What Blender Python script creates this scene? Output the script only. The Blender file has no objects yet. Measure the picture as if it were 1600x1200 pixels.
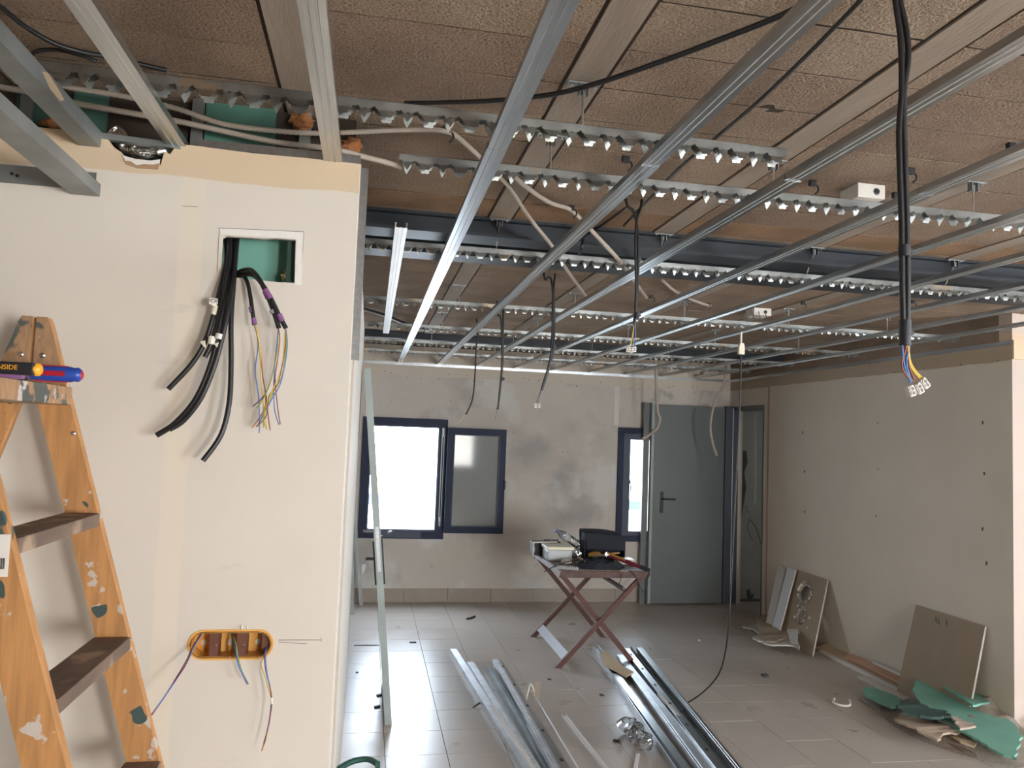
import bpy, bmesh, math, random
from mathutils import Vector, Matrix, Quaternion, noise
random.seed(7)
S = bpy.context.scene
COL = S.collection
# ------------------------------------------------------------------ camera
H = 1.69; FPX = 1200.0; PITCH, YAW, ROLL = .0681, -.1812, .0378
_f = Vector((-math.sin(YAW)*math.cos(PITCH), math.cos(YAW)*math.cos(PITCH), math.sin(PITCH)))
_r0 = Vector((math.cos(YAW), math.sin(YAW), 0)); _u0 = _r0.cross(_f)
_r = math.cos(ROLL)*_r0 + math.sin(ROLL)*_u0
_u = -math.sin(ROLL)*_r0 + math.cos(ROLL)*_u0
CAMP = Vector((0, 0, H))
cd = bpy.data.cameras.new('camera'); cam = bpy.data.objects.new('camera', cd); COL.objects.link(cam)
cd.sensor_fit = 'HORIZONTAL'; cd.sensor_width = 36; cd.lens = FPX/1600*36; cd.clip_start = .05
cam.matrix_world = Matrix(((_r.x, _u.x, -_f.x, 0), (_r.y, _u.y, -_f.y, 0), (_r.z, _u.z, -_f.z, H), (0, 0, 0, 1)))
S.camera = cam
S.view_settings.view_transform = 'Standard'; S.view_settings.look = 'None'
S.view_settings.gamma = 1; S.view_settings.use_curve_mapping = False
S.view_settings.exposure = 0.0
S.cycles.max_bounces = 8; S.cycles.diffuse_bounces = 5; S.cycles.glossy_bounces = 4
S.cycles.use_denoising = True
S.cycles.sample_clamp_indirect = 6
# ------------------------------------------------------------------ daylight and added fill lamps
w = bpy.data.worlds.new('sky'); S.world = w; w.use_nodes = True
bg = w.node_tree.nodes['Background']; bg.inputs[0].default_value = (.74, .86, 1, 1); bg.inputs[1].default_value = 28
XR_ = 3.88
def area(name, loc, target, sx, sy, power, col=(1, 1, 1), portal=False):
    l = bpy.data.lights.new(name, 'AREA'); l.shape = 'RECTANGLE'; l.size = sx; l.size_y = sy
    l.energy = power; l.color = col
    if portal: l.cycles.is_portal = True
    o = bpy.data.objects.new(name, l); COL.objects.link(o); o.location = loc
    o.rotation_euler = (Vector(target)-Vector(loc)).to_track_quat('-Z', 'Y').to_euler()
    return o
area('daylight_window_portal', (.40, 7.93, 1.24), (.40, 0, 1.24), .8, 1.1, 1, portal=True)
area('daylight_narrow_window_portal', (2.83, 7.93, 1.2), (2.83, 0, 1.2), .35, 1.0, 1, portal=True)
area('daylight_back_window', (2.25, -3.42, 1.35), (2.25, 5, 1.35), .55, .80, 135, (1, .93, .83))
area('added_side_fill', (6.9, .9, 1.35), (0, .9, 1.35), 1.8, 1.3, 120, (1, .93, .84))  # unseen fill lamp added to brighten the ceiling and the room
area('added_doorway_fill', (XR_+.35, 6.35, 1.5), (XR_+.35, 8, 1.2), .3, 1.2, 1.6, (.9, .95, 1))  # lamp added to brighten the view through the doorway; no window built
area('added_back_fill', (4.3, -3.42, 1.25), (2.0, 6, 1.3), 1.2, 2.0, 80, (1, .93, .85))  # fill lamp added behind the camera for the left wall and battens

# ------------------------------------------------------------------ pixel -> point on a real plane
def ray(px, py): return (px-800)*_r-(py-600)*_u+FPX*_f
def PX(px, py, v): d = ray(px, py); return CAMP+d*((v-CAMP.x)/d.x)
def PY(px, py, v): d = ray(px, py); return CAMP+d*((v-CAMP.y)/d.y)
def PZ(px, py, v=0.0): d = ray(px, py); return CAMP+d*((v-CAMP.z)/d.z)

# ------------------------------------------------------------------ materials
MATS = {}
def mat(name, col, rough=.6, metal=0., var=0., scale=8., col2=None, bump=0., bscale=60., detail=4., spec=.5, lo=.35, hi=.65, stretch=None):
    m = bpy.data.materials.new(name); m.use_nodes = True; nt = m.node_tree; b = nt.nodes['Principled BSDF']
    b.inputs['Roughness'].default_value = rough; b.inputs['Metallic'].default_value = metal
    b.inputs['Specular IOR Level'].default_value = spec
    b.inputs['Base Color'].default_value = (*col, 1)
    tc = nt.nodes.new('ShaderNodeTexCoord'); src = tc.outputs['Object']
    g = nt.nodes.new('ShaderNodeNewGeometry'); src = g.outputs['Position']
    if stretch:
        mp = nt.nodes.new('ShaderNodeMapping'); mp.inputs['Scale'].default_value = stretch
        nt.links.new(src, mp.inputs[0]); src = mp.outputs[0]
    if var or col2:
        n = nt.nodes.new('ShaderNodeTexNoise'); n.inputs['Scale'].default_value = scale; n.inputs['Detail'].default_value = detail
        nt.links.new(src, n.inputs['Vector'])
        r = nt.nodes.new('ShaderNodeValToRGB'); e = r.color_ramp.elements
        e[0].position = lo; e[1].position = hi
        c2 = col2 if col2 else tuple(max(0, c*(1-var)) for c in col)
        e[0].color = (*c2, 1); e[1].color = (*col, 1)
        nt.links.new(n.outputs[0], r.inputs[0]); nt.links.new(r.outputs[0], b.inputs['Base Color'])
    if bump:
        n2 = nt.nodes.new('ShaderNodeTexNoise'); n2.inputs['Scale'].default_value = bscale; n2.inputs['Detail'].default_value = 5
        nt.links.new(src, n2.inputs['Vector'])
        bp = nt.nodes.new('ShaderNodeBump'); bp.inputs['Strength'].default_value = bump; bp.inputs['Distance'].default_value = .01
        nt.links.new(n2.outputs[0], bp.inputs['Height']); nt.links.new(bp.outputs[0], b.inputs['Normal'])
    MATS[name] = m; return m
def second(m, col, scale, lo, hi, fac=1., stretch=None, detail=5., seed=0.):
    """another colour in blotches of its own over what the material has"""
    nt = m.node_tree; b = nt.nodes['Principled BSDF']; inp = b.inputs['Base Color']
    g = nt.nodes.new('ShaderNodeNewGeometry'); mp = nt.nodes.new('ShaderNodeMapping'); mp.inputs['Location'].default_value = (seed, seed*2, seed*3)
    if stretch: mp.inputs['Scale'].default_value = stretch
    nt.links.new(g.outputs['Position'], mp.inputs[0])
    n = nt.nodes.new('ShaderNodeTexNoise'); n.inputs['Scale'].default_value = scale; n.inputs['Detail'].default_value = detail
    nt.links.new(mp.outputs[0], n.inputs['Vector'])
    r = nt.nodes.new('ShaderNodeMapRange'); r.inputs[1].default_value = lo; r.inputs[2].default_value = hi; r.inputs[4].default_value = fac
    nt.links.new(n.outputs[0], r.inputs[0])
    mx = nt.nodes.new('ShaderNodeMixRGB'); mx.inputs[2].default_value = (*col, 1)
    nt.links.new(r.outputs[0], mx.inputs[0])
    if inp.links: nt.links.new(inp.links[0].from_socket, mx.inputs[1])
    else: mx.inputs[1].default_value = inp.default_value
    nt.links.new(mx.outputs[0], inp)
    return m
def band(m, col, axis, lo, hi, wob=.02, soft=.004, wscale=6.):
    """a strip of another colour between lo and hi along one world axis, its edge wandering a little"""
    nt = m.node_tree; b = nt.nodes['Principled BSDF']; inp = b.inputs['Base Color']
    g = nt.nodes.new('ShaderNodeNewGeometry'); sp = nt.nodes.new('ShaderNodeSeparateXYZ'); nt.links.new(g.outputs['Position'], sp.inputs[0])
    n = nt.nodes.new('ShaderNodeTexNoise'); n.inputs['Scale'].default_value = wscale; nt.links.new(g.outputs['Position'], n.inputs['Vector'])
    ml = nt.nodes.new('ShaderNodeMath'); ml.operation = 'MULTIPLY_ADD'; ml.inputs[1].default_value = wob*2; ml.inputs[2].default_value = -wob
    nt.links.new(n.outputs[0], ml.inputs[0])
    ad = nt.nodes.new('ShaderNodeMath'); ad.operation = 'ADD'; nt.links.new(sp.outputs[axis], ad.inputs[0]); nt.links.new(ml.outputs[0], ad.inputs[1])
    a = nt.nodes.new('ShaderNodeMapRange'); a.inputs[1].default_value = lo-soft; a.inputs[2].default_value = lo+soft; nt.links.new(ad.outputs[0], a.inputs[0])
    c = nt.nodes.new('ShaderNodeMapRange'); c.inputs[1].default_value = hi-soft; c.inputs[2].default_value = hi+soft; c.inputs[3].default_value = 1; c.inputs[4].default_value = 0
    nt.links.new(ad.outputs[0], c.inputs[0])
    mu = nt.nodes.new('ShaderNodeMath'); mu.operation = 'MULTIPLY'; nt.links.new(a.outputs[0], mu.inputs[0]); nt.links.new(c.outputs[0], mu.inputs[1])
    mx = nt.nodes.new('ShaderNodeMixRGB'); mx.inputs[2].default_value = (*col, 1); nt.links.new(mu.outputs[0], mx.inputs[0])
    if inp.links: nt.links.new(inp.links[0].from_socket, mx.inputs[1])
    else: mx.inputs[1].default_value = inp.default_value
    nt.links.new(mx.outputs[0], inp); return m

TAN = (.60, .46, .31)
plaster_left = mat('painted_board', (.655, .59, .505), .75, var=.05, scale=3, bump=.06, bscale=25)
second(plaster_left, (.60, .52, .43), 1.3, .5, .75, .35)
band(plaster_left, (.67, .59, .475), 0, -.497, -.44, .006, .004)
second(plaster_left, (.35, .3, .26), 5, .70, .76, .22, (1, 1, 4), seed=3)
band(plaster_left, TAN, 2, 2.315, 2.6, .012, .002)
board_plain = mat('plain_board', (.66, .63, .58), .75, var=.05, scale=4, bump=.05, bscale=30)
board_card = mat('board_card_face', (.33, .255, .18), .85, var=.08, scale=5)
board_tan = mat('board_tan', TAN, .85, var=.1, scale=5)
board_core = mat('board_core', (.62, .58, .52), .9, var=.15, scale=40, bump=.4, bscale=80)
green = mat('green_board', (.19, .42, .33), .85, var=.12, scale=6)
green_mid = mat('green_board_painted_shade', (.09, .22, .17), .85, var=.3, scale=8)  # green board darkened in colour for the dim space above the wall
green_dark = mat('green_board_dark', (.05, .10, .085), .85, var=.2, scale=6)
farwall = mat('stained_plaster', (.60, .54, .47), .85, var=.1, scale=2.2, bump=.15, bscale=12)
second(farwall, (.33, .31, .29), 1.5, .53, .68, .75, seed=11, detail=8)
second(farwall, (.66, .64, .60), 2.1, .56, .66, .7, seed=5, detail=6)
second(farwall, (.20, .19, .18), 3.2, .66, .74, .7, seed=21, detail=8)
band(farwall, (.60, .52, .43), 2, 2.27, 2.6, .01, .004)
rightwall = mat('skimmed_board', (.64, .565, .465), .8, var=.06, scale=2, bump=.05, bscale=20)
second(rightwall, (.67, .61, .53), .9, .5, .7, .6, seed=2)
band(rightwall, (.40, .31, .215), 2, 2.275, 2.6, .012, .003)
cornerwall = mat('skimmed_board_pink', (.52, .43, .365), .8, var=.06, scale=2, bump=.05, bscale=20)
band(cornerwall, (.55, .41, .29), 2, 2.28, 2.45, .01, .003)
shell = mat('unseen_wall', (.55, .5, .44), .8)
tile_m = mat('porcelain_tile', (.47, .415, .365), .25, var=.06, scale=1.5)
second(tile_m, (.54, .495, .45), 2.5, .3, .8, .5, seed=7, detail=2)
nt = tile_m.node_tree
_n = nt.nodes.new('ShaderNodeTexNoise'); _n.inputs['Scale'].default_value = 5; _n.inputs['Detail'].default_value = 8
_g = nt.nodes.new('ShaderNodeNewGeometry'); nt.links.new(_g.outputs['Position'], _n.inputs['Vector'])
_mr = nt.nodes.new('ShaderNodeMapRange'); _mr.inputs[1].default_value = .3; _mr.inputs[2].default_value = .7; _mr.inputs[3].default_value = .27; _mr.inputs[4].default_value = .35
nt.links.new(_n.outputs[0], _mr.inputs[0]); nt.links.new(_mr.outputs[0], nt.nodes['Principled BSDF'].inputs['Roughness'])
grout = mat('grout', (.15, .13, .115), 1., spec=.1)
skirt = mat('skirting_tile', (.34, .28, .22), .45, var=.1, scale=6)
block_m = mat('porous_block', (.345, .25, .18), .97, var=.25, scale=3.5, bump=1., bscale=150, spec=.2)
second(block_m, (.13, .095, .07), 130, .55, .68, .7, seed=4, detail=3)
second(block_m, (.44, .36, .28), 1.2, .55, .8, .5, seed=9)
def per_object(m, amount=.07, warm=.010):
    nt = m.node_tree; b = nt.nodes['Principled BSDF']; inp = b.inputs['Base Color']; oi = nt.nodes.new('ShaderNodeObjectInfo')
    hs = nt.nodes.new('ShaderNodeHueSaturation'); mr = nt.nodes.new('ShaderNodeMapRange'); mr.inputs[3].default_value = 1-amount; mr.inputs[4].default_value = 1+amount
    mh = nt.nodes.new('ShaderNodeMapRange'); mh.inputs[3].default_value = .5-warm*.4; mh.inputs[4].default_value = .5+warm*.5
    nt.links.new(oi.outputs['Random'], mr.inputs[0]); nt.links.new(mr.outputs[0], hs.inputs['Value']); nt.links.new(oi.outputs['Random'], mh.inputs[0]); nt.links.new(mh.outputs[0], hs.inputs['Hue'])
    nt.links.new(inp.links[0].from_socket, hs.inputs['Color']); nt.links.new(hs.outputs[0], inp)
per_object(block_m)
block_o = mat('porous_block_rusty', (.32, .20, .12), .97, var=.3, scale=5, bump=.7, bscale=150, spec=.2)
rib_m = mat('concrete_joist', (.34, .275, .215), .9, var=.18, scale=4, bump=.2, bscale=40, stretch=(4, .7, 1))
slab_m = mat('slab_shadow_gap', (.045, .032, .024), 1.)  # near-black mortar tone; shade of joints and cavity put into the colour
beam_m = mat('painted_steel', (.022, .028, .036), .5, var=.3, scale=5)
galv = mat('galvanised_steel', (.58, .60, .61), .30, 1., var=.16, scale=9, bump=.03, bscale=30, stretch=(8, .6, 8))
galv_b = mat('galvanised_rail', (.42, .435, .42), .42, 1., var=.35, scale=12, bump=.05, bscale=30)
second(galv_b, (.50, .38, .25), 7, .60, .68, .8, seed=6)
galv_w = mat('white_lacquered_steel', (.85, .83, .82), .4, .1, var=.03, scale=6)
galv_d = mat('dull_galvanised_steel', (.34, .36, .355), .5, .85, var=.25, scale=6, bump=.05, bscale=20)
galv_f = mat('bright_galvanised_steel', (.80, .83, .87), .42, 1., var=.18, scale=10)
rod_m = mat('zinc_rod', (.6, .58, .54), .35, 1.)
black = mat('black_rubber', (.010, .010, .011), .42)
blackp = mat('black_plastic', (.013, .014, .018), .5)
blackf = mat('black_fabric', (.014, .016, .024), .85, bump=.4, bscale=90)
darkcloth = mat('dark_cloth', (.028, .034, .048), .9, var=.4, scale=30, bump=.6, bscale=60)
conduit_m = mat('pale_conduit', (.43, .37, .305), .6, var=.12, scale=10)
white = mat('white_plastic', (.72, .68, .62), .45)
cream = mat('cream_plastic', (.70, .64, .50), .4)
navy = mat('navy_aluminium', (.010, .017, .046), .55, spec=.3)
navy2 = mat('slate_aluminium', (.06, .07, .10), .5, spec=.4)
doorgrey = mat('grey_door_paint', (.115, .125, .118), .38, var=.06, scale=3)
doorgrey_l = mat('grey_door_edge', (.30, .34, .32), .4, var=.15, scale=4)
doorframe = mat('blue_grey_frame', (.055, .062, .082), .45)
wood = mat('pine', (.52, .25, .09), .5, var=.28, scale=5, bump=.08, bscale=20, stretch=(14, 14, 1.2))
second(wood, (.52, .46, .40), 26, .64, .67, .9, seed=1, detail=3)
second(wood, (.05, .075, .07), 13, .67, .685, 1., seed=15, detail=2)
second(wood, (.55, .50, .45), 9, .68, .70, .8, seed=31, detail=6)
wood_top = mat('paint_splashed_pine', (.40, .23, .12), .55, var=.3, scale=12, bump=.08, bscale=20, stretch=(8, 8, 2))
second(wood_top, (.045, .07, .07), 16, .57, .60, .9, seed=5, detail=2)
second(wood_top, (.55, .50, .46), 22, .60, .64, .9, seed=8, detail=3)
wood_step = mat('worn_pine', (.17, .115, .085), .7, var=.3, scale=8, stretch=(3, 1, 3))
second(wood_step, (.42, .30, .2), 9, .56, .66, .7, seed=2)
redwood = mat('stained_redwood', (.085, .024, .016), .65, var=.3, scale=10, stretch=(4, 4, 4))
tabletop_m = mat('dusty_table_slats', (.20, .15, .13), .6, var=.3, scale=18)
purple = mat('purple_tape', (.21, .08, .22), .5); greytape = mat('grey_tape', (.3, .32, .33), .5)
cblue = mat('blue_wire', (.06, .16, .42), .45); cbrown = mat('brown_wire', (.24, .07, .035), .45)
cyellow = mat('yellow_wire', (.62, .42, .04), .45); cgreen = mat('green_yellow_wire', (.30, .33, .05), .45)
cgrey = mat('grey_wire', (.12, .12, .125), .5); cpurple = mat('violet_wire', (.10, .04, .13), .5); corange = mat('orange_wire', (.55, .17, .03), .45)
copper = mat('copper', (.7, .35, .2), .3, 1.)
orange_box = mat('orange_box_plastic', (.72, .36, .08), .45); orange_dark = mat('maroon_box_recess', (.13, .045, .025), .6)
yellow = mat('yellow_plastic', (.80, .38, .02), .45); redp = mat('red_plastic', (.36, .012, .03), .4); redd = mat('dull_red_grip', (.13, .01, .022), .5); yeld = mat('dull_yellow', (.38, .18, .03), .5); bluep = mat('blue_plastic', (.02, .06, .33), .35)
violet = mat('violet_plastic', (.25, .12, .25), .3)
foil = mat('foil', (.7, .68, .64), .25, 1., bump=1., bscale=45)
foam = mat('orange_foam', (.42, .17, .06), .9, var=.4, scale=25, bump=.8, bscale=40)
wool = mat('mineral_wool', (.45, .34, .18), .95, var=.5, scale=70, bump=1., bscale=60)
deepgreen = mat('green_sack', (.012, .07, .05), .6, var=.2, scale=20); greysack = mat('grey_sack', (.30, .29, .25), .6, var=.3, scale=14, bump=.3, bscale=30)
dust = mat('plaster_dust', (.36, .30, .25), 1., var=.25, scale=20, bump=.5, bscale=50)
outside_w = mat('sunlit_white_render', (.8, .79, .76), .9); outside_b = mat('blue_fascia', (.035, .05, .095), .8); lantern_m = mat('grey_lantern', (.30, .30, .31), .5)
dimroom = mat('dim_room_plaster', (.50, .50, .46), .8, var=.12, scale=3); crack_m = mat('crack_stain', (.12, .12, .11), .9)
steel = mat('tool_steel', (.55, .55, .56), .25, 1.)
def glassmat(name, tint, fac, rough=.03):
    m = bpy.data.materials.new(name); m.use_nodes = True; nt = m.node_tree; nt.nodes.remove(nt.nodes['Principled BSDF'])
    o = nt.nodes['Material Output']; t = nt.nodes.new('ShaderNodeBsdfTransparent'); t.inputs[0].default_value = (*tint, 1)
    g = nt.nodes.new('ShaderNodeBsdfGlossy'); g.inputs['Roughness'].default_value = rough
    mx = nt.nodes.new('ShaderNodeMixShader'); fr = nt.nodes.new('ShaderNodeFresnel'); fr.inputs[0].default_value = 1.5
    ad = nt.nodes.new('ShaderNodeMath'); ad.inputs[1].default_value = fac; nt.links.new(fr.outputs[0], ad.inputs[0])
    nt.links.new(ad.outputs[0], mx.inputs[0]); nt.links.new(t.outputs[0], mx.inputs[1]); nt.links.new(g.outputs[0], mx.inputs[2]); nt.links.new(mx.outputs[0], o.inputs[0])
    return m
def dusty(m, col, f):
    nt = m.node_tree; o = nt.nodes['Material Output']; src = o.inputs[0].links[0].from_socket; d = nt.nodes.new('ShaderNodeBsdfDiffuse'); d.inputs[0].default_value = (*col, 1)
    mx = nt.nodes.new('ShaderNodeMixShader'); mx.inputs[0].default_value = f; nt.links.new(src, mx.inputs[1]); nt.links.new(d.outputs[0], mx.inputs[2]); nt.links.new(mx.outputs[0], o.inputs[0]); return m
glass = glassmat('dusty_glass', (.86, .88, .88), -.02, .05); clear = glassmat('clear_plastic', (.86, .88, .9), .12, .12)

# ------------------------------------------------------------------ builders
ORG = {}
class MB:
    def __init__(s, M=None): s.v = []; s.f = []; s.sm = []; s.M = M or Matrix()
    def add(s, vs, fs, smooth=False):
        n = len(s.v); s.v += [s.M @ Vector(p) for p in vs]; s.f += [[i+n for i in f] for f in fs]; s.sm += [smooth]*len(fs); return s
    def box(s, a, b):
        (x0, y0, z0), (x1, y1, z1) = a, b
        vs = [(x0,y0,z0),(x1,y0,z0),(x1,y1,z0),(x0,y1,z0),(x0,y0,z1),(x1,y0,z1),(x1,y1,z1),(x0,y1,z1)]
        return s.add(vs, [(3,2,1,0),(4,5,6,7),(0,1,5,4),(1,2,6,5),(2,3,7,6),(3,0,4,7)])
    def bbox(s, a, b, c=.004):
        """box with chamfered vertical section edges (all 12 edges)"""
        bm = bmesh.new(); bmesh.ops.create_cube(bm, size=1)
        for v in bm.verts: v.co = Vector([a[i]+(v.co[i]+.5)*(b[i]-a[i]) for i in range(3)])
        bmesh.ops.bevel(bm, geom=bm.edges[:], offset=c, segments=2, affect='EDGES', profile=.6)
        return s.bm(bm)
    def bm(s, bm, smooth=False):
        bm.verts.index_update(); s.add([v.co.copy() for v in bm.verts], [[v.index for v in f.verts] for f in bm.faces], smooth); bm.free(); return s
    def slab(s, a, b, width, thick, wdir):
        """plank from a to b, `width` across along wdir, `thick` the third way"""
        a, b = Vector(a), Vector(b); d = (b-a).normalized(); wd = Vector(wdir); wd = (wd-d*wd.dot(d)).normalized(); t = d.cross(wd)
        vs = [p+wd*(sx*width/2)+t*(sy*thick/2) for p in (a, b) for sx, sy in ((-1,-1),(1,-1),(1,1),(-1,1))]
        return s.add(vs, [(3,2,1,0),(4,5,6,7),(0,1,5,4),(1,2,6,5),(2,3,7,6),(3,0,4,7)])
    def prism(s, pts, z0, z1, fn=None):
        """polygon (2D) lifted between z0 and z1, mapped through fn(u,v,w)"""
        fn = fn or (lambda u, v, w: (u, v, w)); n = len(pts)
        from mathutils.geometry import tessellate_polygon
        tri = tessellate_polygon([[Vector((p[0], p[1], 0)) for p in pts]])
        vs = [fn(p[0], p[1], z0) for p in pts]+[fn(p[0], p[1], z1) for p in pts]
        fs = [tuple(t) for t in tri]+[tuple(i+n for i in reversed(t)) for t in tri]+[(i, (i+1) % n, (i+1) % n+n, i+n) for i in range(n)]
        return s.add(vs, fs)
    def tube(s, pts, r, n=8, sub=5, cap=True, ridge=None):
        P = [Vector(p) for p in pts]
        if sub > 1 and len(P) > 2:
            Q = []
            for i in range(len(P)-1):
                p0 = P[max(i-1, 0)]; p1 = P[i]; p2 = P[i+1]; p3 = P[min(i+2, len(P)-1)]
                for k in range(sub):
                    t = k/sub; Q.append(.5*((2*p1)+(p2-p0)*t+(2*p0-5*p1+4*p2-p3)*t*t+(3*p1-p0-3*p2+p3)*t**3))
            Q.append(P[-1]); P = Q
        if ridge:
            Q = []; 
            for i in range(len(P)-1):
                k = max(1, int((P[i+1]-P[i]).length/ridge))
                for j in range(k): Q.append(P[i].lerp(P[i+1], j/k))
            Q.append(P[-1]); P = Q
        T = (P[1]-P[0]).normalized(); N = T.orthogonal().normalized(); vs = []; m = len(P)
        for i, p in enumerate(P):
            t = (P[min(i+1, m-1)]-P[max(i-1, 0)]).normalized()
            N = (N-t*N.dot(t)).normalized(); B = t.cross(N)
            rr = (r[min(int(i/(m-1)*(len(r)-1)+.5), len(r)-1)] if isinstance(r, (list, tuple)) else r)
            if ridge: rr *= (1 if i % 2 else .86)
            for k in range(n):
                a = 2*math.pi*k/n; vs.append(p+(N*math.cos(a)+B*math.sin(a))*rr)
        fs = [(i*n+k, i*n+(k+1) % n, (i+1)*n+(k+1) % n, (i+1)*n+k) for i in range(m-1) for k in range(n)]
        s.add(vs, fs, True)
        if cap: s.add(vs[:n], [tuple(reversed(range(n)))]); s.add(vs[-n:], [tuple(range(n))])
        return s
    def lathe(s, prof, axis_pt, axis, n=16, smooth=True):
        ax = Vector(axis).normalized(); N = ax.orthogonal().normalized(); B = ax.cross(N); vs = []
        for h, r in prof:
            for k in range(n):
                a = 2*math.pi*k/n; vs.append(Vector(axis_pt)+ax*h+(N*math.cos(a)+B*math.sin(a))*r)
        m = len(prof); fs = [(i*n+k, i*n+(k+1) % n, (i+1)*n+(k+1) % n, (i+1)*n+k) for i in range(m-1) for k in range(n)]
        s.add(vs, fs, smooth); s.add(vs[:n], [tuple(reversed(range(n)))]); s.add(vs[-n:], [tuple(range(n))]); return s
    def build(s, name, m, parent=None, solid=0., origin=None):
        if origin is None:
            if parent is not None: origin = ORG[parent]
            else:
                xs = [p.x for p in s.v]; ys = [p.y for p in s.v]; zs = [p.z for p in s.v]
                origin = Vector(((min(xs)+max(xs))/2, (min(ys)+max(ys))/2, min(zs)))
        me = bpy.data.meshes.new(name); me.from_pydata([tuple(p-origin) for p in s.v], [], s.f); me.materials.append(m)
        me.polygons.foreach_set('use_smooth', s.sm); me.update()
        o = bpy.data.objects.new(name, me); COL.objects.link(o)
        if parent is not None: o.parent = parent; o.location = origin-ORG[parent]
        else: o.location = origin
        ORG[o] = Vector(origin)
        if solid:
            md = o.modifiers.new('sheet', 'SOLIDIFY'); md.thickness = solid; md.offset = 0
        return o
def tag(o, label, cat, group=None, kind=None):
    o['label'] = label; o['category'] = cat
    if group: o['group'] = group
    if kind: o['kind'] = kind
    return o
def thing(name, loc, label, cat, group=None):
    o = bpy.data.objects.new(name, None); COL.objects.link(o); o.location = loc; o.empty_display_size = .05; ORG[o] = Vector(loc)
    return tag(o, label, cat, group)
def struct(o, label=None):
    o['kind'] = 'structure'
    if label: o['label'] = label
    return o
def sempty(name, loc, label):
    o = bpy.data.objects.new(name, None); COL.objects.link(o); o.location = loc; o.empty_display_size = .05; ORG[o] = Vector(loc)
    return struct(o, label)
def plate2d(outer, holes, fn, t0, t1):
    """flat sheet with true holes: 2D curve fill, then thickness between t0 and t1 mapped by fn"""
    cu = bpy.data.curves.new('tmp', 'CURVE'); cu.dimensions = '2D'; cu.fill_mode = 'BOTH'
    for ring in [outer]+holes:
        sp = cu.splines.new('POLY'); sp.points.add(len(ring)-1); sp.use_cyclic_u = True
        for i, p in enumerate(ring): sp.points[i].co = (p[0], p[1], 0, 1)
    cu.extrude = .5; ob = bpy.data.objects.new('tmp', cu); COL.objects.link(ob)
    dg = bpy.context.evaluated_depsgraph_get(); dg.update(); me = bpy.data.meshes.new_from_object(ob.evaluated_get(dg))
    vs = [fn(v.co.x, v.co.y, t0 if v.co.z < 0 else t1) for v in me.vertices]; fs = [list(p.vertices) for p in me.polygons]
    bpy.data.objects.remove(ob); bpy.data.curves.remove(cu); bpy.data.meshes.remove(me)
    return vs, fs
def strip(mb, sec, p0, p1, up=(0, 0, 1)):
    """open section (list of (side, up)) drawn from p0 to p1"""
    p0, p1 = Vector(p0), Vector(p1); d = (p1-p0).normalized(); u = Vector(up); u = (u-d*u.dot(d)).normalized(); sd = d.cross(u)
    vs = [p+sd*a+u*b for p in (p0, p1) for a, b in sec]; n = len(sec)
    mb.add(vs, [(i, i+1, n+i+1, n+i) for i in range(n-1)]); return mb
BATTEN = [(-.0175, .017), (-.0235, .017), (-.0235, 0), (-.0100, 0), (-.0088, -.0020), (-.0068, -.0020), (-.0056, 0), (.0056, 0), (.0068, -.0020), (.0088, -.0020), (.0100, 0), (.0235, 0), (.0235, .017), (.0175, .017)]

# ================================================================== SETTING
YF = 7.85; XR = 3.88; YC = 4.08; YL = 2.04; XL = -.058; ZC = 2.40; ZS = 2.57
# floor with real tiles
fl = MB().box((-3, -3.6, -.06), (7.1, 8.4, -.004)).build('floor', grout, origin=Vector((2, 2, -.06))); struct(fl, 'dusty beige porcelain tile floor')
T = .325; tmeshes = []; tiles = []
for i in range(-4, 22):
    for j in range(-24, 12):
        x0 = .49+i*T; y0 = 4.175+j*T
        if x0+T < -3 or y0+T < -3.5: continue
        seen = (y0 > 3.2 and x0 > -.4 and x0 < 4.2 and y0+T <= YF+.1)
        tiles.append((0 if seen else 1, x0, y0))
rest = MB(); g = .0016
for k, x0, y0 in tiles:
    y1 = min(y0+T, YF); x1 = min(x0+T, 7)
    if y1-y0 < .02 or x1-x0 < .02: continue
    dz = random.uniform(-.0004, .0004)
    b = MB() if k == 0 else rest
    c = .0003
    b.add([(x0+g, y0+g, -.01), (x1-g, y0+g, -.01), (x1-g, y1-g, -.01), (x0+g, y1-g, -.01),
           (x0+g, y0+g, -c+dz), (x1-g, y0+g, -c+dz), (x1-g, y1-g, -c+dz), (x0+g, y1-g, -c+dz),
           (x0+g+c, y0+g+c, dz), (x1-g-c, y0+g+c, dz), (x1-g-c, y1-g-c, dz), (x0+g+c, y1-g-c, dz)],
          [(0,1,5,4),(1,2,6,5),(2,3,7,6),(3,0,4,7),(4,5,9,8),(5,6,10,9),(6,7,11,10),(7,4,8,11),(8,9,10,11)])
    if k == 0: b.build('tile', tile_m, fl)
r_ = rest.build('tile_field', tile_m, fl); r_['kind'] = 'stuff'

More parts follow.
